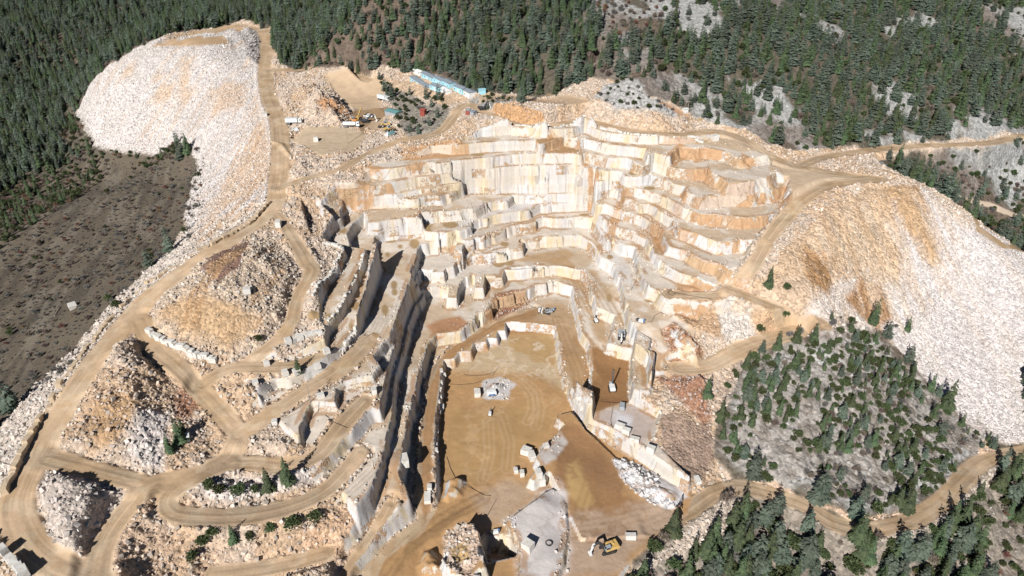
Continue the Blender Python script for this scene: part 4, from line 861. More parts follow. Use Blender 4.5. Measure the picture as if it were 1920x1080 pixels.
for i in np.where(ind)[0]:
    k, cm, tm, h0, nm = SP[PK[i]]
    e = bpy.data.objects.new(nm, None); LINK(e); e.location = (PX[i], PY[i], PZ[i] - .15); e.rotation_euler = (0, 0, random.uniform(0, 6.28)); s_ = PS[i]; e.scale = (s_ * random.uniform(.9, 1.1), s_ * random.uniform(.9, 1.1), s_)
    e.empty_display_size = .5
    for n2, me in (('crown', cm), ('trunk', tm)):
        c_ = bpy.data.objects.new(n2, me); LINK(c_); c_.parent = e
        if n2 == 'crown': KEEP.setdefault(PK[i], c_)
    sz = 'tall ' if (not isbush[i] and hh[i] > 9.2) else 'small ' if hh[i] < (6.3 if not isbush[i] else 2.0) else ''
    w_ = where(tpx[i], tpy[i], PZN[i])
    tag(e, sz + LOOK[k] + ' ' + w_, 'tree' if not isbush[i] else 'bush', ('trees ' if not isbush[i] else 'bushes ') + w_)
for k in range(len(SP)):                      # a kind no single tree shows: keep one as pattern for the mass
    if k not in KEEP:
        j = np.where((PK == k) & ~ind)[0]
        if len(j):
            j = j[np.argmax(vis[j])]; ind[j] = True; kk, cm, tm, h0, nm = SP[k]
            e = bpy.data.objects.new(nm, None); LINK(e); e.location = (PX[j], PY[j], PZ[j] - .15); e.scale = (PS[j],) * 3
            for n2, me in (('crown', cm), ('trunk', tm)):
                c_ = bpy.data.objects.new(n2, me); LINK(c_); c_.parent = e
                if n2 == 'crown': KEEP[k] = c_
            w_ = where(tpx[j], tpy[j], PZN[j]); tag(e, LOOK[kk] + ' ' + w_, 'tree' if not isbush[j] else 'bush', ('trees ' if not isbush[j] else 'bushes ') + w_)
# the rest of the wood as one mass: points that carry the same crowns
def mass(name, idx):
    kinds = sorted(set(PK[idx])); remap = {k: i for i, k in enumerate(kinds)}
    me = bpy.data.meshes.new(name); me.vertices.add(len(idx)); me.vertices.foreach_set('co', np.stack([PX[idx], PY[idx], PZ[idx] - .2], -1).astype(np.float32).ravel())
    for n2, dt, val in (('idx', 'INT', np.array([remap[k] for k in PK[idx]], np.int32)), ('rz', 'FLOAT', (rng.random(len(idx)) * 6.28).astype(np.float32)), ('sc', 'FLOAT', PS[idx].astype(np.float32))):
        a = me.attributes.new(n2, dt, 'POINT'); a.data.foreach_set('value', val)
    o = bpy.data.objects.new(name, me); LINK(o); o['kind'] = 'stuff'
    t = bpy.data.node_groups.new(name, 'GeometryNodeTree'); t.interface.new_socket('Geometry', in_out='INPUT', socket_type='NodeSocketGeometry'); t.interface.new_socket('Geometry', in_out='OUTPUT', socket_type='NodeSocketGeometry')
    N = t.nodes.new; gi = N('NodeGroupInput'); go = N('NodeGroupOutput'); iop = N('GeometryNodeInstanceOnPoints'); gti = N('GeometryNodeGeometryToInstance')
    for k in reversed(kinds):
        oi = N('GeometryNodeObjectInfo'); oi.transform_space = 'ORIGINAL'; oi.inputs[0].default_value = KEEP[k]; oi.inputs['As Instance'].default_value = False
        g2 = N('GeometryNodeGeometryToInstance'); t.links.new(oi.outputs['Geometry'], g2.inputs[0])
        if 'join' not in locals(): join = N('GeometryNodeJoinGeometry')
        t.links.new(g2.outputs[0], join.inputs[0])
    iop.inputs['Pick Instance'].default_value = True
    def attr(n2, dt):
        a = N('GeometryNodeInputNamedAttribute'); a.data_type = dt; a.inputs[0].default_value = n2; return a.outputs[0]
    cx = N('ShaderNodeCombineXYZ'); t.links.new(attr('rz', 'FLOAT'), cx.inputs[2])
    t.links.new(gi.outputs[0], iop.inputs['Points']); t.links.new(join.outputs[0], iop.inputs['Instance']); t.links.new(attr('idx', 'INT'), iop.inputs['Instance Index'])
    t.links.new(cx.outputs[0], iop.inputs['Rotation']); t.links.new(attr('sc', 'FLOAT'), iop.inputs['Scale']); t.links.new(iop.outputs[0], go.inputs[0])
    md = o.modifiers.new('wood', 'NODES'); md.node_group = t
    return o
rest = np.where(~ind)[0]
mass('forest', rest[~isbush[rest]]); mass('undergrowth', rest[isbush[rest]])
print('trees', len(PX), 'single', ind.sum())
# ------------------------------------------------------------------ machines, buildings, blocks
def flat(name, c, rough=.6, spec=.4, metal=0, wear=.25, rust=None):
    g = NT(name); n = g.noise(1.8, 5, .65)
    v = g.math('MULTIPLY_ADD', n, wear * 2, 1 - wear); cb = g.n('ShaderNodeCombineColor')
    for k in range(3): g.l(v, cb.inputs[k])
    base_ = g.mix(1.0, c, cb.outputs[0], 'MULTIPLY')
    dirt = g.ramp(g.noise(.9, 6, .7), .52, .75); g.l(g.mix(g.math('MULTIPLY', dirt, .45), base_, rust or (.45, .33, .21)), g.b.inputs['Base Color'])
    g.b.inputs['Roughness'].default_value = rough; g.b.inputs['Metallic'].default_value = metal; g.b.inputs['Specular IOR Level'].default_value = spec; return g.m
P_ = {'blue': flat('pale_blue_panel', (.38, .70, .80)), 'roof': flat('grey_roof_sheet', (.27, .31, .35), .5), 'white': flat('white_paint', (.78, .78, .76)), 'yellow': flat('yellow_paint', (.62, .41, .14), .55), 'orange': flat('orange_paint', (.72, .30, .07), .45),
      'steel': flat('dark_steel', (.10, .10, .11), .5, .5, .6), 'grey': flat('grey_paint', (.36, .38, .40)), 'glass': flat('window_glass', (.03, .04, .05), .12, .6, 0, .05), 'rubber': flat('black_rubber', (.03, .03, .03), .8), 'red': flat('red_sheet', (.30, .07, .05)),
      'teal': flat('teal_sheet', (.14, .30, .30), .5), 'wood': flat('grey_wood', (.36, .30, .24), .9), 'tank': flat('tank_shell', (.72, .76, .74), .35), 'navy': flat('blue_paint', (.07, .2, .45))}
MARBLE = NT('sawn_marble'); mv_ = MARBLE.noise(.8, 6, .65); MARBLE.l(MARBLE.mix(MARBLE.ramp(mv_, .48, .72), (.70, .67, .62), (.55, .46, .35)), MARBLE.b.inputs['Base Color']); MARBLE.b.inputs['Roughness'].default_value = .75; MARBLE = MARBLE.m
class MB:
    def __init__(s): s.v = []; s.f = []
    def box(s, c, d, bev=.06, rot=0, tilt=0, taper=1):
        x, y, z = [k / 2 for k in d]; b = min(bev, x * .45, y * .45, z * .45); P = []
        for zz, ins in ((-z, b), (-z + b, 0), (z - b, 0), (z, b)):
            k = taper if zz > 0 else 1
            for sx, sy in ((-1, -1), (1, -1), (1, 1), (-1, 1)):
                P.append((sx * (x - ins) * k, sy * (y - ins - 0) * k, zz))
        n = len(s.v); ct, st = math.cos(tilt), math.sin(tilt); cr, sr = math.cos(rot), math.sin(rot)
        for px, py, pz in P:
            px, pz = px * ct + pz * st, -px * st + pz * ct
            s.v.append((c[0] + px * cr - py * sr, c[1] + px * sr + py * cr, c[2] + pz))
        s.f.append([n + 3, n + 2, n + 1, n]); s.f.append([n + 12, n + 13, n + 14, n + 15])
        for l in range(3):
            for k in range(4): s.f.append([n + l * 4 + k, n + l * 4 + (k + 1) % 4, n + l * 4 + 4 + (k + 1) % 4, n + l * 4 + 4 + k])
        return s
    def tube(s, a, b, r0, r1_=None, n=10):
        a = np.array(a, float); b = np.array(b, float); d = b - a; d /= np.linalg.norm(d); r1_ = r0 if r1_ is None else r1_
        u = np.cross(d, (.31, .9, .2)); u /= np.linalg.norm(u); w = np.cross(d, u); o = len(s.v)
        for p, rr in ((a, r0), (b, r1_)):
            for k in range(n): s.v.append(tuple(p + (u * math.cos(6.2832 * k / n) + w * math.sin(6.2832 * k / n)) * rr))
        for k in range(n): s.f.append([o + k, o + (k + 1) % n, o + n + (k + 1) % n, o + n + k])
        s.f.append([o + k for k in range(n)][::-1]); s.f.append([o + n + k for k in range(n)]); return s
    def prism(s, prof, y0, y1):                 # outline in x,z pushed along y
        n = len(prof); o = len(s.v)
        for y in (y0, y1): s.v += [(x, y, z) for x, z in prof]
        for k in range(n): s.f.append([o + k, o + n + k, o + n + (k + 1) % n, o + (k + 1) % n])
        s.f.append([o + k for k in range(n)]); s.f.append([o + n + k for k in range(n)][::-1]); return s
    def make(s, name, mat, parent=None):
        me = bpy.data.meshes.new(name); me.from_pydata(s.v, [], s.f); me.materials.append(mat); me.update()
        bm = bmesh.new(); bm.from_mesh(me); bmesh.ops.recalc_face_normals(bm, faces=bm.faces[:]); bm.to_mesh(me); bm.free()
        o = bpy.data.objects.new(name, me); LINK(o)
        if parent: o.parent = parent
        return o
def thing(name, px, py, rz, label, cat, group=None, dz=0, scale=1):
    q = hit(px, py)[0]; e = bpy.data.objects.new(name, None); LINK(e); e.location = (q[0], q[1], q[2] + dz); e.rotation_euler = (0, 0, rz); e.scale = (scale,) * 3; e.empty_display_size = .5
    return tag(e, label, cat, group)
def azim(p, q): a = hit(*p)[0]; b = hit(*q)[0]; return math.atan2(b[1] - a[1], b[0] - a[0]), math.hypot(b[0] - a[0], b[1] - a[1])
def excavator(px, py, rz, paint_, label, house_rot=0, reach=1.0, scale=1.0, hammer=False):
    e = thing('excavator', px, py, rz, label, 'excavator', scale=scale)
    for y in (-1.15, 1.15):
        t = MB(); t.prism([(-2.1, .2), (-1.8, 0), (1.8, 0), (2.1, .2), (2.1, .62), (1.75, .9), (-1.75, .9), (-2.1, .62)], y - .3, y + .3); t.make('track', P_['rubber'], e)
    MB().box((0, 0, .75), (2.4, 1.7, .5)).tube((0, 0, .9), (0, 0, 1.15), .75).make('undercarriage', P_['steel'], e)
    cr, sr = math.cos(house_rot), math.sin(house_rot)
    def rot(o): o.rotation_euler = (0, 0, house_rot); return o
    body = rot(MB().box((-.6, 0, 1.6), (3.3, 2.6, .9), .12).box((-.9, -.55, 2.2), (2.0, 1.3, .45), .1).make('body', paint_, e))
    rot(MB().prism([(-3.1, 1.25), (-2.2, 1.15), (-2.2, 2.3), (-2.9, 2.3), (-3.1, 2.0)], -1.32, 1.32).make('counterweight', P_['grey'] if paint_ is P_['grey'] else paint_, e))
    cab = rot(MB().prism([(-.35, 1.6), (1.25, 1.6), (1.3, 2.3), (.95, 3.0), (-.35, 3.05)], .3, 1.25).make('cab', P_['grey'], e))
    MB().box((.45, 1.262, 2.45), (1.2, .03, .8), .01).box((1.17, .78, 2.6), (.04, .75, .7), .01, 0, -.42).make('window', P_['glass'], cab)
    R1 = reach
    A = (.9, -.15, 1.7); B = (3.2 * R1, -.15, 4.6); Cc = (4.9 * R1, -.15, 4.1); D = (5.6 * R1, -.15, 1.35)
    bo = MB().prism([(A[0] - .2, A[2] - .25), (A[0] + .35, A[2] - .3), (B[0] + .1, B[2] - .45), (Cc[0] + .15, Cc[2] - .28), (Cc[0] + .1, Cc[2] + .2), (B[0] - .25, B[2] + .25), (A[0] - .25, A[2] + .3)], -.42, .08); rot(bo.make('boom', P_['steel'] if paint_ is P_['yellow'] else paint_, e))
    st = MB().prism([(Cc[0] - .5, Cc[2] + .55), (Cc[0] + .2, Cc[2] + .35), (D[0] + .22, D[2]), (D[0] - .1, D[2] - .1), (Cc[0] - .35, Cc[2] - .2)], -.35, .02); rot(st.make('stick', P_['white'], e))
    rot(MB().tube((1.5, -.5, 2.0), (2.6 * R1, -.5, 3.6), .09).tube((1.5, .15, 2.0), (2.6 * R1, .15, 3.6), .09).tube((B[0], -.17, B[2] + .35), (Cc[0] - .4, -.17, Cc[2] + .6), .09).make('hydraulic_ram', P_['steel'], e))
    if hammer: rot(MB().box((D[0] + .1, -.16, D[2] - .5), (.5, .4, 1.1), .05).tube((D[0] + .1, -.16, D[2] - 1), (D[0] + .15, -.16, D[2] - 2.0), .09, .04).make('hammer', P_['steel'], e))
    else: rot(MB().prism([(D[0] - .25, D[2] + .1), (D[0] + .45, D[2] + .15), (D[0] + .5, D[2] - .5), (D[0] + .05, D[2] - 1.0), (D[0] - .65, D[2] - .85), (D[0] - .1, D[2] - .55)], -.75, .4).make('bucket', P_['white'], e))
    return e
def wheel(parent, x, y, r, w=.45):
    t = MB().tube((x, y - w / 2, r), (x, y + w / 2, r), r, n=14).make('wheel', P_['rubber'], parent)
    MB().tube((x, y - w / 2 - .02, r), (x, y + w / 2 + .02, r), r * .5, n=10).make('rim', P_['grey'], t)
def loader(px, py, rz, paint_, label):
    e = thing('wheel_loader', px, py, rz, label, 'wheel loader')
    MB().box((-1.3, 0, 1.5), (2.6, 1.7, 1.0), .15).box((1.1, 0, 1.2), (1.6, 1.1, .7), .1).make('body', paint_, e)
    c = MB().box((-.1, 0, 2.5), (1.3, 1.5, 1.4), .12, taper=.9).make('cab', P_['grey'], e); MB().box((.52, 0, 2.6), (.04, 1.2, .8), .01, 0, .05).box((-.1, .74, 2.6), (.9, .04, .8), .01).box((-.1, -.74, 2.6), (.9, .04, .8), .01).make('window', P_['glass'], c)
    for x in (-1.5, 1.3):
        for y in (-1.0, 1.0): wheel(e, x, y, .78, .55)
    for y in (-.5, .5): MB().prism([(1.2, 1.7), (1.5, 1.9), (3.1, .8), (2.9, .5)], y - .1, y + .1).make('lift_arm', paint_, e)
    MB().prism([(2.7, .15), (3.9, .1), (3.9, .25), (3.0, .4), (2.9, 1.2), (2.7, 1.2)], -1.4, 1.4).make('bucket', P_['steel'], e)
def truck(px, py, rz, label, tank=True):
    e = thing('tanker_truck' if tank else 'lorry', px, py, rz, label, 'lorry')
    MB().box((-.6, 0, .85), (7.6, .9, .3)).make('chassis', P_['steel'], e)
    if tank:
        b = MB()
        for k in range(2): b.tube((-4.2, 0, 1.9), (2.1, 0, 1.9), .98, n=16)
        MB().tube((-4.3, 0, 1.95), (2.0, 0, 1.95), 1.0, n=18).make('tank', P_['tank'], e); MB().box((-1.2, 0, 3.0), (4.5, .5, .12), .03).make('walkway', P_['grey'], e)
    else: MB().box((-1.2, 0, 2.05), (6.2, 2.2, 2.1), .05).make('cargo_box', P_['tank'], e)
    c = MB().box((3.2, 0, 1.85), (1.7, 2.2, 2.1), .18, taper=.93).make('cab', P_['white'], e); MB().box((4.0, 0, 2.25), (.06, 1.8, .75), .01, 0, -.05).box((3.3, 1.05, 2.3), (.9, .05, .6), .01).box((3.3, -1.05, 2.3), (.9, .05, .6), .01).make('window', P_['glass'], c)
    for x in (-3.4, -2.3, 3.0):
        for y in (-.95, .95): wheel(e, x, y, .5, .35)
def pickup(px, py, rz, label):
    e = thing('pickup', px, py, rz, label, 'pickup')
    MB().prism([(-2.5, .45), (2.5, .45), (2.55, .95), (1.3, 1.1), (-2.5, 1.1)], -.9, .9).make('body', P_['white'], e)
    c = MB().prism([(-.7, 1.1), (1.3, 1.1), (.6, 1.75), (-.6, 1.75)], -.82, .82).make('cab', P_['white'], e); MB().prism([(-.55, 1.15), (1.05, 1.15), (.55, 1.62), (-.5, 1.62)], -.84, .84).make('window', P_['glass'], c)
    MB().box((-1.65, 0, 1.12), (1.5, 1.5, .05), .01).make('load_bed', P_['steel'], e)
    for x in (-1.6, 1.6):
        for y in (-.8, .8): wheel(e, x, y, .4, .28)
excavator(1139, 1033, R(196), P_['yellow'], 'yellow excavator with its boom bent over at the front edge of the quarry floor', R(4), .95, 1.0)
excavator(1165, 634, R(262), P_['grey'], 'grey excavator with a hammer arm standing above a white rock face', 0, .8, .95, True)
excavator(1026, 588, R(160), P_['grey'], 'small grey excavator among the white machines above the pit wall', R(30), .6, .7)
excavator(686, 230, R(20), P_['steel'], 'dark excavator with its arm stretched out behind the tanker lorry', R(-10), 1.1, .9)
excavator(905, 206, R(10), P_['steel'], 'dark excavator at the foot of the rust-coloured hillock', 0, .9, .8)
loader(663, 230, R(150), P_['orange'], 'orange wheel loader parked behind the white tanker lorry')
loader(723, 238, R(185), P_['yellow'], 'yellow wheel loader beside the scrap heap at the yard edge')
loader(730, 247, R(30), P_['yellow'], 'small yellow loader below the other yellow loader in the yard')
truck(660, 239, R(2), 'white tanker lorry parked below the dark spoil heap in the upper yard')
truck(552, 232, R(2), 'pale blue lorry parked beside the road bend in the upper yard', False)
truck(720, 189, R(-38), 'long white lorry parked by the trees at the yard edge', False)
pickup(691, 220, R(-12), 'white pickup in the upper yard near the dark wet patch')
pickup(555, 246, R(-50), 'white pickup below the pale blue lorry')
# crane boom lying on blocks
e = thing('crane', 671, 224, R(80), 'yellow crane arm standing in the yard behind the loaders', 'crane'); MB().box((0, 0, .8), (3, 2, 1), .1).make('body', P_['yellow'], e); MB().box((3.0, 0, 2.6), (7.0, .45, .5), .03, 0, -.45).make('boom', P_['yellow'], e); wheel(e, -1, 1.1, .45); wheel(e, 1, 1.1, .45); wheel(e, -1, -1.1, .45); wheel(e, 1, -1.1, .45)
# ---- sheds
def shed(p, q, depth, hgt, label, group=None, wall='blue', roof='roof', gable=True, win=True, name='prefab_shed', cat='shed'):
    a, L = azim(p, q); a0 = hit(*p)[0]; b0 = hit(*q)[0]
    e = bpy.data.objects.new(name, None); LINK(e); e.location = ((a0[0] + b0[0]) / 2, (a0[1] + b0[1]) / 2, min(a0[2], b0[2]) + .05); e.rotation_euler = (0, 0, a); tag(e, label, cat, group)
    l = L / 2; MB().prism([(-l, -.6), (l, -.6), (l, hgt), (-l, hgt)], 0, depth).make('wall', P_[wall], e)
    g_ = MB().prism([(-l, hgt), (l, hgt), (l, hgt + .01), (-l, hgt + .01)], .02, depth - .02)
    r = MB(); z0, z1 = hgt + .02, hgt + (.75 if gable else .25); o = .3; n0 = len(r.v)
    r.v += [(-l - .2, -o, z0), (l + .2, -o, z0), (l + .2, depth / 2, z1), (-l - .2, depth / 2, z1), (l + .2, depth + o, z0), (-l - .2, depth + o, z0),
            (-l - .2, -o, z0 - .1), (l + .2, -o, z0 - .1), (l + .2, depth + o, z0 - .1), (-l - .2, depth + o, z0 - .1)]
    r.f += [[0, 1, 2, 3], [3, 2, 4, 5], [6, 7, 1, 0], [8, 9, 5, 4], [7, 8, 4, 2, 1], [9, 6, 0, 3, 5], [6, 9, 8, 7]]; r.make('roof', P_[roof], e)
    if win:
        k = max(2, int(L / 2.6))
        for i in range(k):
            x = -l + L * (i + .5) / k
            if i == k // 2: MB().box((x, -.03, 1.0), (.9, .08, 2.0), .01).make('door', P_['white'], e)
            else: f_ = MB().box((x, -.03, 1.6), (1.0, .08, .9), .01).make('window', P_['white'], e); MB().box((x, -.06, 1.6), (.8, .06, .7), .01).make('pane', P_['glass'], f_)
    return e
G1 = 'pale blue sheds in the front row'; G2 = 'pale blue sheds in the back row'
shed((769, 153), (805, 167), 4.2, 2.8, 'longest pale blue shed, in the front row of the site camp', G1)
shed((805.6, 167), (824, 173.5), 4.0, 2.6, 'short pale blue shed at the right end of the front row', G1)
shed((826, 173), (838, 178), 3.2, 2.3, 'white cabin at the end of the front row of blue sheds', None, 'white', 'white')
shed((790, 145.5), (811.5, 155), 4.2, 2.8, 'pale blue shed at the left end of the back row of the camp', G2)
shed((812.5, 154.5), (828, 161.5), 4.4, 3.0, 'second pale blue shed of the back row, left of the open-ended one', G2)
shed((829, 161), (842, 168.5), 4.8, 3.2, 'pale blue shed with a bright open gable in the middle of the back row', G2)
shed((850, 169), (867, 178), 4.2, 2.9, 'pale blue shed with dark roof right of the gap in the back row', G2)
shed((869, 180), (880, 186), 4.6, 3.2, 'grey-roofed shed with white gable at the right end of the camp', None, 'white', 'roof')
shed((775, 138), (788, 142), 2.6, 2.3, 'white cabin at the upper left end of the camp', None, 'white', 'white')
shed((900, 178), (911, 177), 2.4, 2.3, 'small turquoise container at the forest edge right of the camp', None, 'blue', 'blue', False, False, 'container', 'container')
shed((722, 217), (742, 218), 5.0, 2.6, 'open shed with teal and white roof sheets beside the yard trees', None, 'grey', 'teal', True, False, 'workshop', 'workshop')
shed((788, 219), (796, 218), 3.0, 3.2, 'dark red hut among the trees of the hollow', None, 'red', 'red', True, False, 'hut', 'hut')
shed((873, 216), (880, 216), 2.6, 2.4, 'red-sided cabin on the bank below the camp road', None, 'red', 'grey', False, False, 'cabin', 'cabin')
shed((881, 217), (888, 218), 2.6, 2.2, 'grey cabin next to the red-sided one below the camp road', None, 'grey', 'roof', False, False, 'cabin', 'cabin')
shed((1282, 213), (1290, 214), 2.2, 2.4, 'white cabin at the forest edge above the right road', None, 'white', 'white', False, False, 'cabin', 'cabin')
shed((350, 829), (357, 829), 1.9, 2.1, 'small white cabin with dark bushes on the rubble island', None, 'white', 'white', False, False, 'cabin', 'cabin')
shed((900, 745), (906, 742), 1, 1, 'x') if False else None
# ---- quarry machines
def rig(px, py, rz, label, mast=5.5, lean=.1, paint_='white', scale=1):
    e = thing('drill_rig', px, py, rz, label, 'drill rig', scale=scale)
    for y in (-.9, .9): MB().prism([(-1.6, .2), (-1.3, 0), (1.3, 0), (1.6, .2), (1.6, .5), (1.3, .7), (-1.3, .7), (-1.6, .5)], y - .22, y + .22).make('track', P_['rubber'], e)
    MB().box((-.5, 0, 1.35), (2.6, 1.7, 1.2), .12).make('engine_housing', P_[paint_], e); MB().box((1.0, .35, 1.6), (1.0, .9, 1.6), .1, taper=.92).make('cab', P_['grey'], e)
    m = MB(); t = (1.7 + mast * math.sin(lean), -.4, .4 + mast * math.cos(lean))
    for dx, dy in ((-.18, -.18), (.18, -.18), (.18, .18), (-.18, .18)): m.tube((1.7 + dx, -.4 + dy, .3), (t[0] + dx, t[1] + dy, t[2]), .06, n=6)
    for k in range(8): u = (k + .5) / 8; m.box((1.7 + (t[0] - 1.7) * u, -.4, .3 + (t[2] - .3) * u), (.42, .42, .06), .01)
    m.make('mast', P_['steel'], e); MB().tube((1.7, -.4, .1), (t[0], t[1], t[2] - .4), .07).make('drill_rod', P_['grey'], e)
rig(1147, 731, R(92), 'white drill rig with a tall lattice mast on the dark brown floor', 6.5, .05, 'white', 1.1)
rig(1117, 604, R(100), 'small white drill rig on the tan ramp right of the pit wall', 3.0, .1, 'white', .7)
rig(919, 778, R(85), 'narrow white drill standing alone on the wet quarry floor', 3.5, 0, 'white', .6)
def wire_saw(px, py, rz, label, c='white', s=1.0):
    e = thing('wire_saw', px, py, rz, label, 'wire saw', 'wire saws standing on the quarry floors', scale=s)
    for y in (-.5, .5): MB().box((0, y, .12), (4.2, .12, .14), .02).make('rail', P_['steel'], e)
    MB().box((.3, 0, .85), (1.7, 1.2, 1.2), .1).make('housing', P_[c], e); MB().tube((-.9, -.2, 1.0), (-.9, .05, 1.0), .75, n=20).make('wheel', P_['steel'], e); MB().box((1.4, .3, .9), (.5, .5, 1.2), .05).make('control_box', P_['navy'], e)
wire_saw(1012, 585, R(90), 'white-topped wire saw on dark rails left of the machine group', 'white', 1.0)
wire_saw(1034, 584, R(10), 'pale wire saw right of the small grey excavator', 'grey', .9)
wire_saw(1200, 605, R(-20), 'white wire saw on the pale ledge right of the brown ramp', 'white', 1.0)
wire_saw(928, 1020, R(12), 'white wire saw in the shaded sump at the front of the quarry', 'white', .9)
wire_saw(1058, 283, R(10), 'white wire saw under the rust gully', 'white', .8) if False else None
def compressor(px, py, rz, label, c, c2='grey', s=1):
    e = thing('compressor', px, py, rz, label, 'compressor', scale=s); MB().box((0, 0, 1.1), (3.0, 1.7, 1.5), .15).make('housing', P_[c], e); MB().box((0, -.86, .8), (2.2, .06, .6), .01).make('louvre', P_[c2], e)
    for x in (-.9, .9):
        for y in (-.8, .8): wheel(e, x, y, .33, .22)
compressor(922, 741, R(10), 'white compressor with a blue lower side on the pale rubble patch in the pit', 'white', 'navy', 1.1)
compressor(1166, 767, R(80), 'grey compressor on the pale dusty platform', 'grey')
compressor(735, 254, R(40), 'grey-green generator in the scrap heap at the yard edge', 'teal')
compressor(727, 256, R(80), 'white generator at the left of the scrap heap', 'white')
# ---- marble blocks
def block(px, py, d, rz, label, group=None, tone=MARBLE, dz=0, q=None):
    q = hit(px, py)[0] if q is None else q
    b = MB().box((0, 0, d[2] / 2 - .12), d, .07)
    b.v = [(x * (1 + random.uniform(-.07, .07)), y * (1 + random.uniform(-.07, .07)), z + random.uniform(-.08, .08)) for x, y, z in b.v]
    o = b.make('stone_block', tone); o.location = (q[0], q[1], q[2] + dz); o.rotation_euler = (random.uniform(-.04, .04), random.uniform(-.04, .04), rz); return tag(o, label, 'stone block', group)
BIG = [(895, 741, 2.2, 3.0, 2.0, .1, 'bright white block standing left of the pale rubble patch in the pit'), (990, 1028, 2.6, 3.0, 2.6, .9, 'grey-white cube casting a dark shadow on the white rock shelf'),
       (967, 886, 1.3, 1.8, 1.6, .2, 'left one of two small white blocks left of the pit step'), (979, 892, 1.4, 2.0, 1.7, .1, 'right one of two small white blocks left of the pit step'),
       (1016, 908, 1.9, 3.2, 2.6, .1, 'tall white block with rounded top right of the pit step'), (1010, 892, 1.7, 2.4, 2.2, .3, 'grey block in front of the pit step'),
       (987, 851, 3.2, 2.4, 2.2, -.4, 'cream block with rust edge at the left corner of the pit step'), (997, 860, 2.0, 3.2, 2.4, .3, 'white block leaning on the left corner of the pit step'), (1024, 838, 1.8, 1.8, 1.2, .3, 'low white block on the grey top of the pit step'),
       (1085, 748, 2.4, 1.8, 1.5, -.1, 'topmost white block of the three at the right pit edge'), (1080, 765, 1.7, 1.8, 1.5, .4, 'middle white block of the three at the right pit edge'), (1088, 776, 1.7, 2.6, 1.6, .3, 'lowest white block of the three at the right pit edge'),
       (1162, 804, 3.2, 1.8, 2.0, -.5, 'left white block on the front edge of the pale platform'), (1174, 812, 2.6, 1.8, 2.0, -.5, 'second white block along the front edge of the pale platform'), (1190, 827, 3.0, 1.6, 1.6, -.4, 'flat white block on the lower ledge of the platform'), (1219, 851, 2.6, 1.8, 2.6, -.5, 'white block at the right end of the platform ledge'),
       (1307, 904, 1.6, 2.6, 1.4, .2, 'single white block on the reddish slope above the curved road'), (1340, 263, 3.2, 2.6, 2.8, .3, 'big round-edged cream block alone on the upper right shelf'), (593, 265, 2.2, 2.0, 2.2, .1, 'white cube alone in the middle of the upper yard'),
       (536, 704, 1.8, 2.0, 1.8, .5, 'white block with dark side on the ledge left of the grey ramp'), (557, 702, 2.2, 1.8, 1.8, .7, 'tilted white block on the ledge left of the grey ramp'), (597, 690, 1.8, 1.6, 1.7, .5, 'white block at the edge of the brown puddle'), (480, 722, 1.8, 2.2, 1.6, .4, 'white block on the rubble bank by the track fork'), (501, 686, 1.7, 1.6, 1.8, .5, 'white block under the lit ledge left of the canyon walls'), (613, 662, 2.0, 1.8, 1.8, .6, 'cream block at the upper end of the grey ramp'),
       (602, 745, 2.2, 1.6, 1.4, .4, 'grey block beside the dark wall on the lower ledge'), (516, 796, 1.6, 1.6, 1.5, .2, 'small cream block where the tracks meet'), (757, 872, 3.0, 3.6, 3.0, .3, 'large white block on the brink of the dark canyon wall'), (702, 738, 1.6, 2.2, 2.0, .3, 'grey block below the lit white face by the canyon'),
       (802, 936, 2.0, 4.0, 1.2, .1, 'white slab lying on the brown lane left of the pit'), (806, 918, 1.4, 2.0, 1.6, .1, 'grey block on the brown lane left of the pit'), (829, 768, 1.5, 2.0, 1.6, 0, 'white block at the foot of the left pit wall'), (832, 706, 1.4, 1.8, 1.4, .4, 'small white block in the upper left corner of the pit'),
       (498, 219, 2.0, 2.6, 2.0, .3, 'white block on the outer edge of the road to the white dump'), (523, 425, 2.0, 3.0, 2.6, .1, 'tall white block at the fork of the haul road'), (1182, 1010, 3.0, 1.6, 1.7, 0, 'long pale block in the tree shadow right of the yellow excavator'), (137, 577, 3.0, 4.0, 1.8, .7, 'single pale boulder block on the grey meadow'), (464, 550, 2.4, 2.2, 2.0, .3, 'white block near the crown of the big spoil mound'),
       (640, 262, 1.2, 1.2, .8, 0, 'x')]
for px, py, a, b, c_, rz, lab in BIG[:-1]: block(px, py, (a, b, c_), rz, lab)
def row(pts, n, d, label, group, jit=.25, tone=MARBLE, skip=.06):
    P = hit([p[0] for p in pts], [p[1] for p in pts]); seg = np.hypot(*(P[1:, :2] - P[:-1, :2]).T); cum = np.concatenate([[0], np.cumsum(seg)])
    for k in range(n):
        if random.random() < skip: continue
        s_ = cum[-1] * (k + .5) / n + random.uniform(-.3, .3); x = np.interp(s_, cum, P[:, 0]) + random.uniform(-jit, jit); y = np.interp(s_, cum, P[:, 1]) + random.uniform(-jit, jit)
        i = min(len(seg) - 1, np.searchsorted(cum, s_) - 1); a = math.atan2(P[i + 1, 1] - P[i, 1], P[i + 1, 0] - P[i, 0])
        f = random.uniform(.75, 1.3); block(0, 0, (d[0] * f, d[1] * random.uniform(.8, 1.2), d[2] * random.uniform(.75, 1.25)), a + random.uniform(-.25, .25), label, group, tone, 0, (x, y, float(zat(x, y))))
TANB = flat('weathered_block', (.58, .45, .31), .9, .2, 0, .3)
row([(506, 380), (470, 420), (400, 458), (300, 522), (252, 556)], 26, (2.0, 1.3, 1.2), 'brown weathered block lining the upper outer edge of the left haul road', 'blocks along the upper haul road edge', .2, TANB)
row([(247, 562), (210, 600), (180, 640), (140, 690), (110, 730)], 22, (2.3, 1.4, 1.5), 'brown weathered block lining the middle outer edge of the left haul road', 'blocks along the middle haul road edge', .2, TANB)
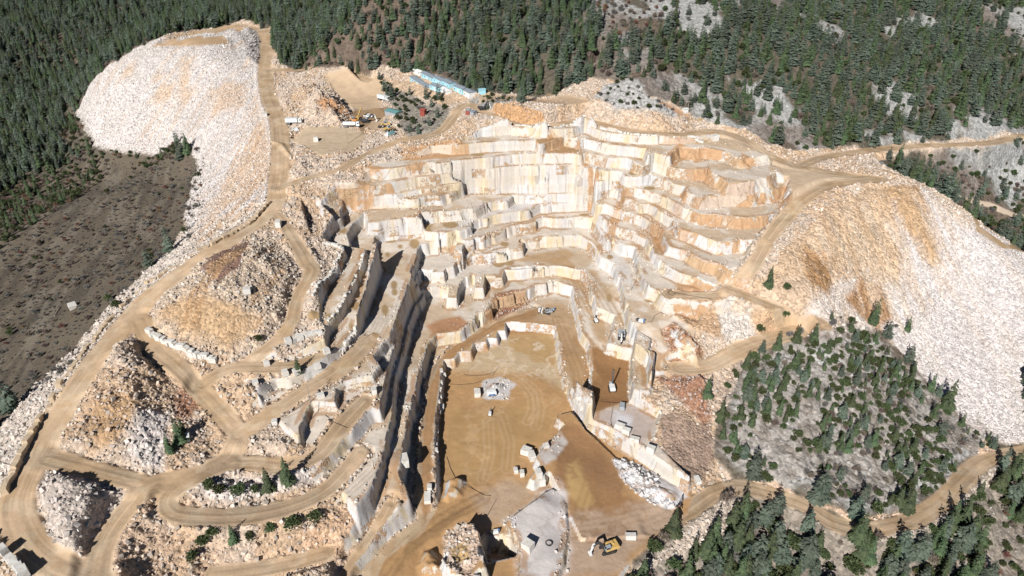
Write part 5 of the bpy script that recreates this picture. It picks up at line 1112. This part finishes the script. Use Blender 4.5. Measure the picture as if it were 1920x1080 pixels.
row([(105, 738), (75, 790), (50, 840), (25, 895), (8, 930)], 20, (2.3, 1.5, 1.6), 'pale block lining the lower outer edge of the left haul road', 'blocks along the lower haul road edge', .2, TANB)
row([(8, 1035), (30, 1062), (52, 1085)], 6, (2.4, 2.0, 2.6), 'big pale block at the outer side of the road bend in the bottom corner', 'blocks in the bottom corner bend', .1)
row([(278, 620), (290, 632), (330, 652), (365, 668), (402, 682)], 24, (2.1, 1.6, 1.5), 'white block in the double row below the big spoil mound', 'white blocks below the big spoil mound', .5)
row([(538, 645), (570, 636), (605, 625)], 7, (1.9, 1.7, 1.7), 'white block in the spaced row above the lit ledge', 'spaced white blocks above the lit ledge', .1, MARBLE, 0)
row([(607, 456), (626, 461), (643, 467)], 9, (1.3, 1.1, 1.0), 'small white block edging the notch above the canyon walls', 'small blocks edging the notch')
row([(640, 475), (628, 500), (612, 525), (586, 560)], 14, (1.5, 1.1, 1.0), 'small white block along the brink of the first canyon wall', 'blocks on the first canyon wall')
row([(683, 476), (655, 545), (634, 585), (612, 605)], 16, (1.5, 1.1, .9), 'small white block along the brink of the second canyon wall', 'blocks on the second canyon wall')
row([(668, 610), (655, 640), (641, 662)], 10, (1.7, 1.2, 1.2), 'white block along the brink of the third canyon wall', 'blocks on the third canyon wall')
row([(955, 229), (980, 236), (1000, 240), (1028, 242)], 16, (1.2, .8, .8), 'white kerb block on the outer edge of the cliff-top road, left stretch', 'kerb blocks on the cliff-top road, left')
row([(1028, 242), (1060, 236), (1098, 231)], 12, (1.3, .8, .8), 'white kerb block on the outer edge of the cliff-top road, middle stretch', 'kerb blocks on the cliff-top road, middle')
row([(1104, 233), (1140, 245), (1180, 252), (1232, 255)], 22, (1.3, .8, .8), 'white kerb block on the outer edge of the cliff-top road, right stretch', 'kerb blocks on the cliff-top road, right')
row([(1290, 258), (1305, 263), (1318, 268)], 6, (1.5, 1.1, .9), 'white block in the short row on the upper right shelf', 'blocks on the upper right shelf')
row([(1308, 521), (1325, 530), (1340, 540)], 8, (1.2, .9, .8), 'pale kerb block along the ramp fork right of the cliffs', 'kerb blocks at the ramp fork')
row([(828, 690), (826, 740), (818, 800), (820, 870)], 14, (1.6, 1.0, .9), 'pale block along the brink of the left pit wall', 'blocks on the left pit wall')
row([(1106, 700), (1108, 760), (1106, 790)], 9, (1.0, .8, .7), 'small white block along the right brink above the pit', 'small blocks on the right pit brink')
# ---- poles and hoses
def pole(px, py, h, label, arm=True, r=.13):
    e = thing('pole', px, py, 0, label, 'pole'); MB().tube((0, 0, -.3), (0, 0, h), r, r * .7, 8).make('post', P_['wood'], e)
    if arm: MB().box((0, 0, h - .5), (1.6, .12, .12), .01).make('crossarm', P_['wood'], e)
pole(652, 269, 9, 'wooden pole on the yard floor below the tanker lorry'); pole(484, 470, 8, 'wooden pole on the spoil mound beside the haul road'); pole(582, 756, 7.5, 'pole with wires on the rock ledge beside the grey ramp'); pole(570, 795, 6.5, 'thin pole above the dark wall near the track fork', False)
pole(1183, 545, 6, 'thin pole on the pale bench right of the brown ramps', False, .1); pole(914, 968, 4.5, 'thin pole casting a shadow on the mud below the sump', False, .09); pole(923, 706, 4.5, 'rusty pole holding a hose above the pit rubble', False, .09); pole(1126, 283, 7, 'thin pole on the upper benches in front of the white faces', False, .1); pole(1289, 212, 6, 'wooden pole beside the white cabin at the forest edge')
pole(1324, 330, 7, 'thin pole on the upper right benches', False, .1)
o = MB().tube((-3.2, 0, .25), (3.2, .3, .3), .28, .2, 8).make('fallen_log', P_['wood']); q = hit(108, 585)[0]; o.location = q; o.rotation_euler = (0, 0, R(100)); tag(o, 'pale fallen log lying on the grey meadow', 'log')
HOSE = P_['rubber']
def hose(pts, label, r=.07):
    P = hit([p[0] for p in pts], [p[1] for p in pts]); P[:, 2] += r + .05; m = MB()
    for a, b in zip(P[:-1], P[1:]): m.tube(a, b, r, n=6)
    tag(m.make('hose', HOSE), label, 'hose')
hose([(838, 858), (845, 880), (853, 895), (870, 910), (890, 920), (908, 930), (921, 931)], 'black hose curving over the mud beside the left pit wall')
hose([(870, 703), (890, 706), (910, 704), (928, 698)], 'black hose running to the rusty pole in the pit'); hose([(838, 720), (865, 722), (890, 720), (902, 716)], 'black hose along the upper pit floor to the rubble patch')
hose([(1205, 607), (1222, 604), (1228, 592), (1240, 586), (1246, 592)], 'black hose looping over the pale ledge to the white wire saw'); hose([(1251, 548), (1258, 545), (1266, 550), (1260, 556), (1252, 552), (1255, 546), (1280, 553), (1340, 563), (1380, 570)], 'black cable lying in a loop on the right road')
hose([(520, 792), (560, 765), (600, 735), (620, 712)], 'black cable across the grey ramp'); hose([(1150, 760), (1145, 790), (1148, 806)], 'grey cable on the dusty platform')
hose([(610, 780), (630, 795), (650, 803), (668, 800)], 'dark cable hanging across the lower left bench')
# rings of hose and scrap
for px, py, lab in ((855, 1052, 'coil of hose on the mud at the front of the pit'), (1029, 1020, 'dark coil of cable on the dusty floor')):
    m = MB(); R_ = 1.0
    for k in range(20): a, b = 6.2832 * k / 20, 6.2832 * (k + 1) / 20; m.tube((R_ * math.cos(a), R_ * math.sin(a), .1), (R_ * math.cos(b), R_ * math.sin(b), .1), .09, n=6)
    for k in range(20): a, b = 6.2832 * k / 20, 6.2832 * (k + 1) / 20; m.tube((.8 * math.cos(a), .8 * math.sin(a), .2), (.8 * math.cos(b), .8 * math.sin(b), .2), .08, n=6)
    o = m.make('hose_coil', HOSE); o.location = hit(px, py)[0]; tag(o, lab, 'hose coil')
# ------------------------------------------------------------------ camera, sun, sky
sc = bpy.context.scene
cam = bpy.data.objects.new('camera', bpy.data.cameras.new('camera')); sc.collection.objects.link(cam)
cam.location = (0, 0, HC); cam.rotation_euler = (R(90) - PITCH, 0, 0)
cam.data.sensor_width = 36; cam.data.lens = 36 * F / 1920; cam.data.clip_end = 4000; cam.data.clip_start = 1
sc.camera = cam
sun = bpy.data.objects.new('sun', bpy.data.lights.new('sun', 'SUN')); sc.collection.objects.link(sun)
sun.data.energy = 5; sun.data.angle = R(.5); sun.data.color = (1, .98, .945)
sun.rotation_euler = (R(90) - SUN_EL, 0, -SUN_AZ)
wd = bpy.data.worlds.new('World'); sc.world = wd; wd.use_nodes = True
sky = wd.node_tree.nodes.new('ShaderNodeTexSky'); sky.sky_type = 'NISHITA'; sky.sun_disc = False
sky.sun_elevation = SUN_EL; sky.sun_rotation = math.pi + SUN_AZ; sky.altitude = 2500; sky.air_density = .55; sky.dust_density = .2
bgn = wd.node_tree.nodes['Background']; bgn.inputs[1].default_value = .05
wd.node_tree.links.new(sky.outputs[0], bgn.inputs[0])
sc.cycles.diffuse_bounces = 1; sc.view_settings.view_transform = 'Standard'; sc.view_settings.look = 'None'; sc.view_settings.gamma = 1; sc.view_settings.exposure = .14
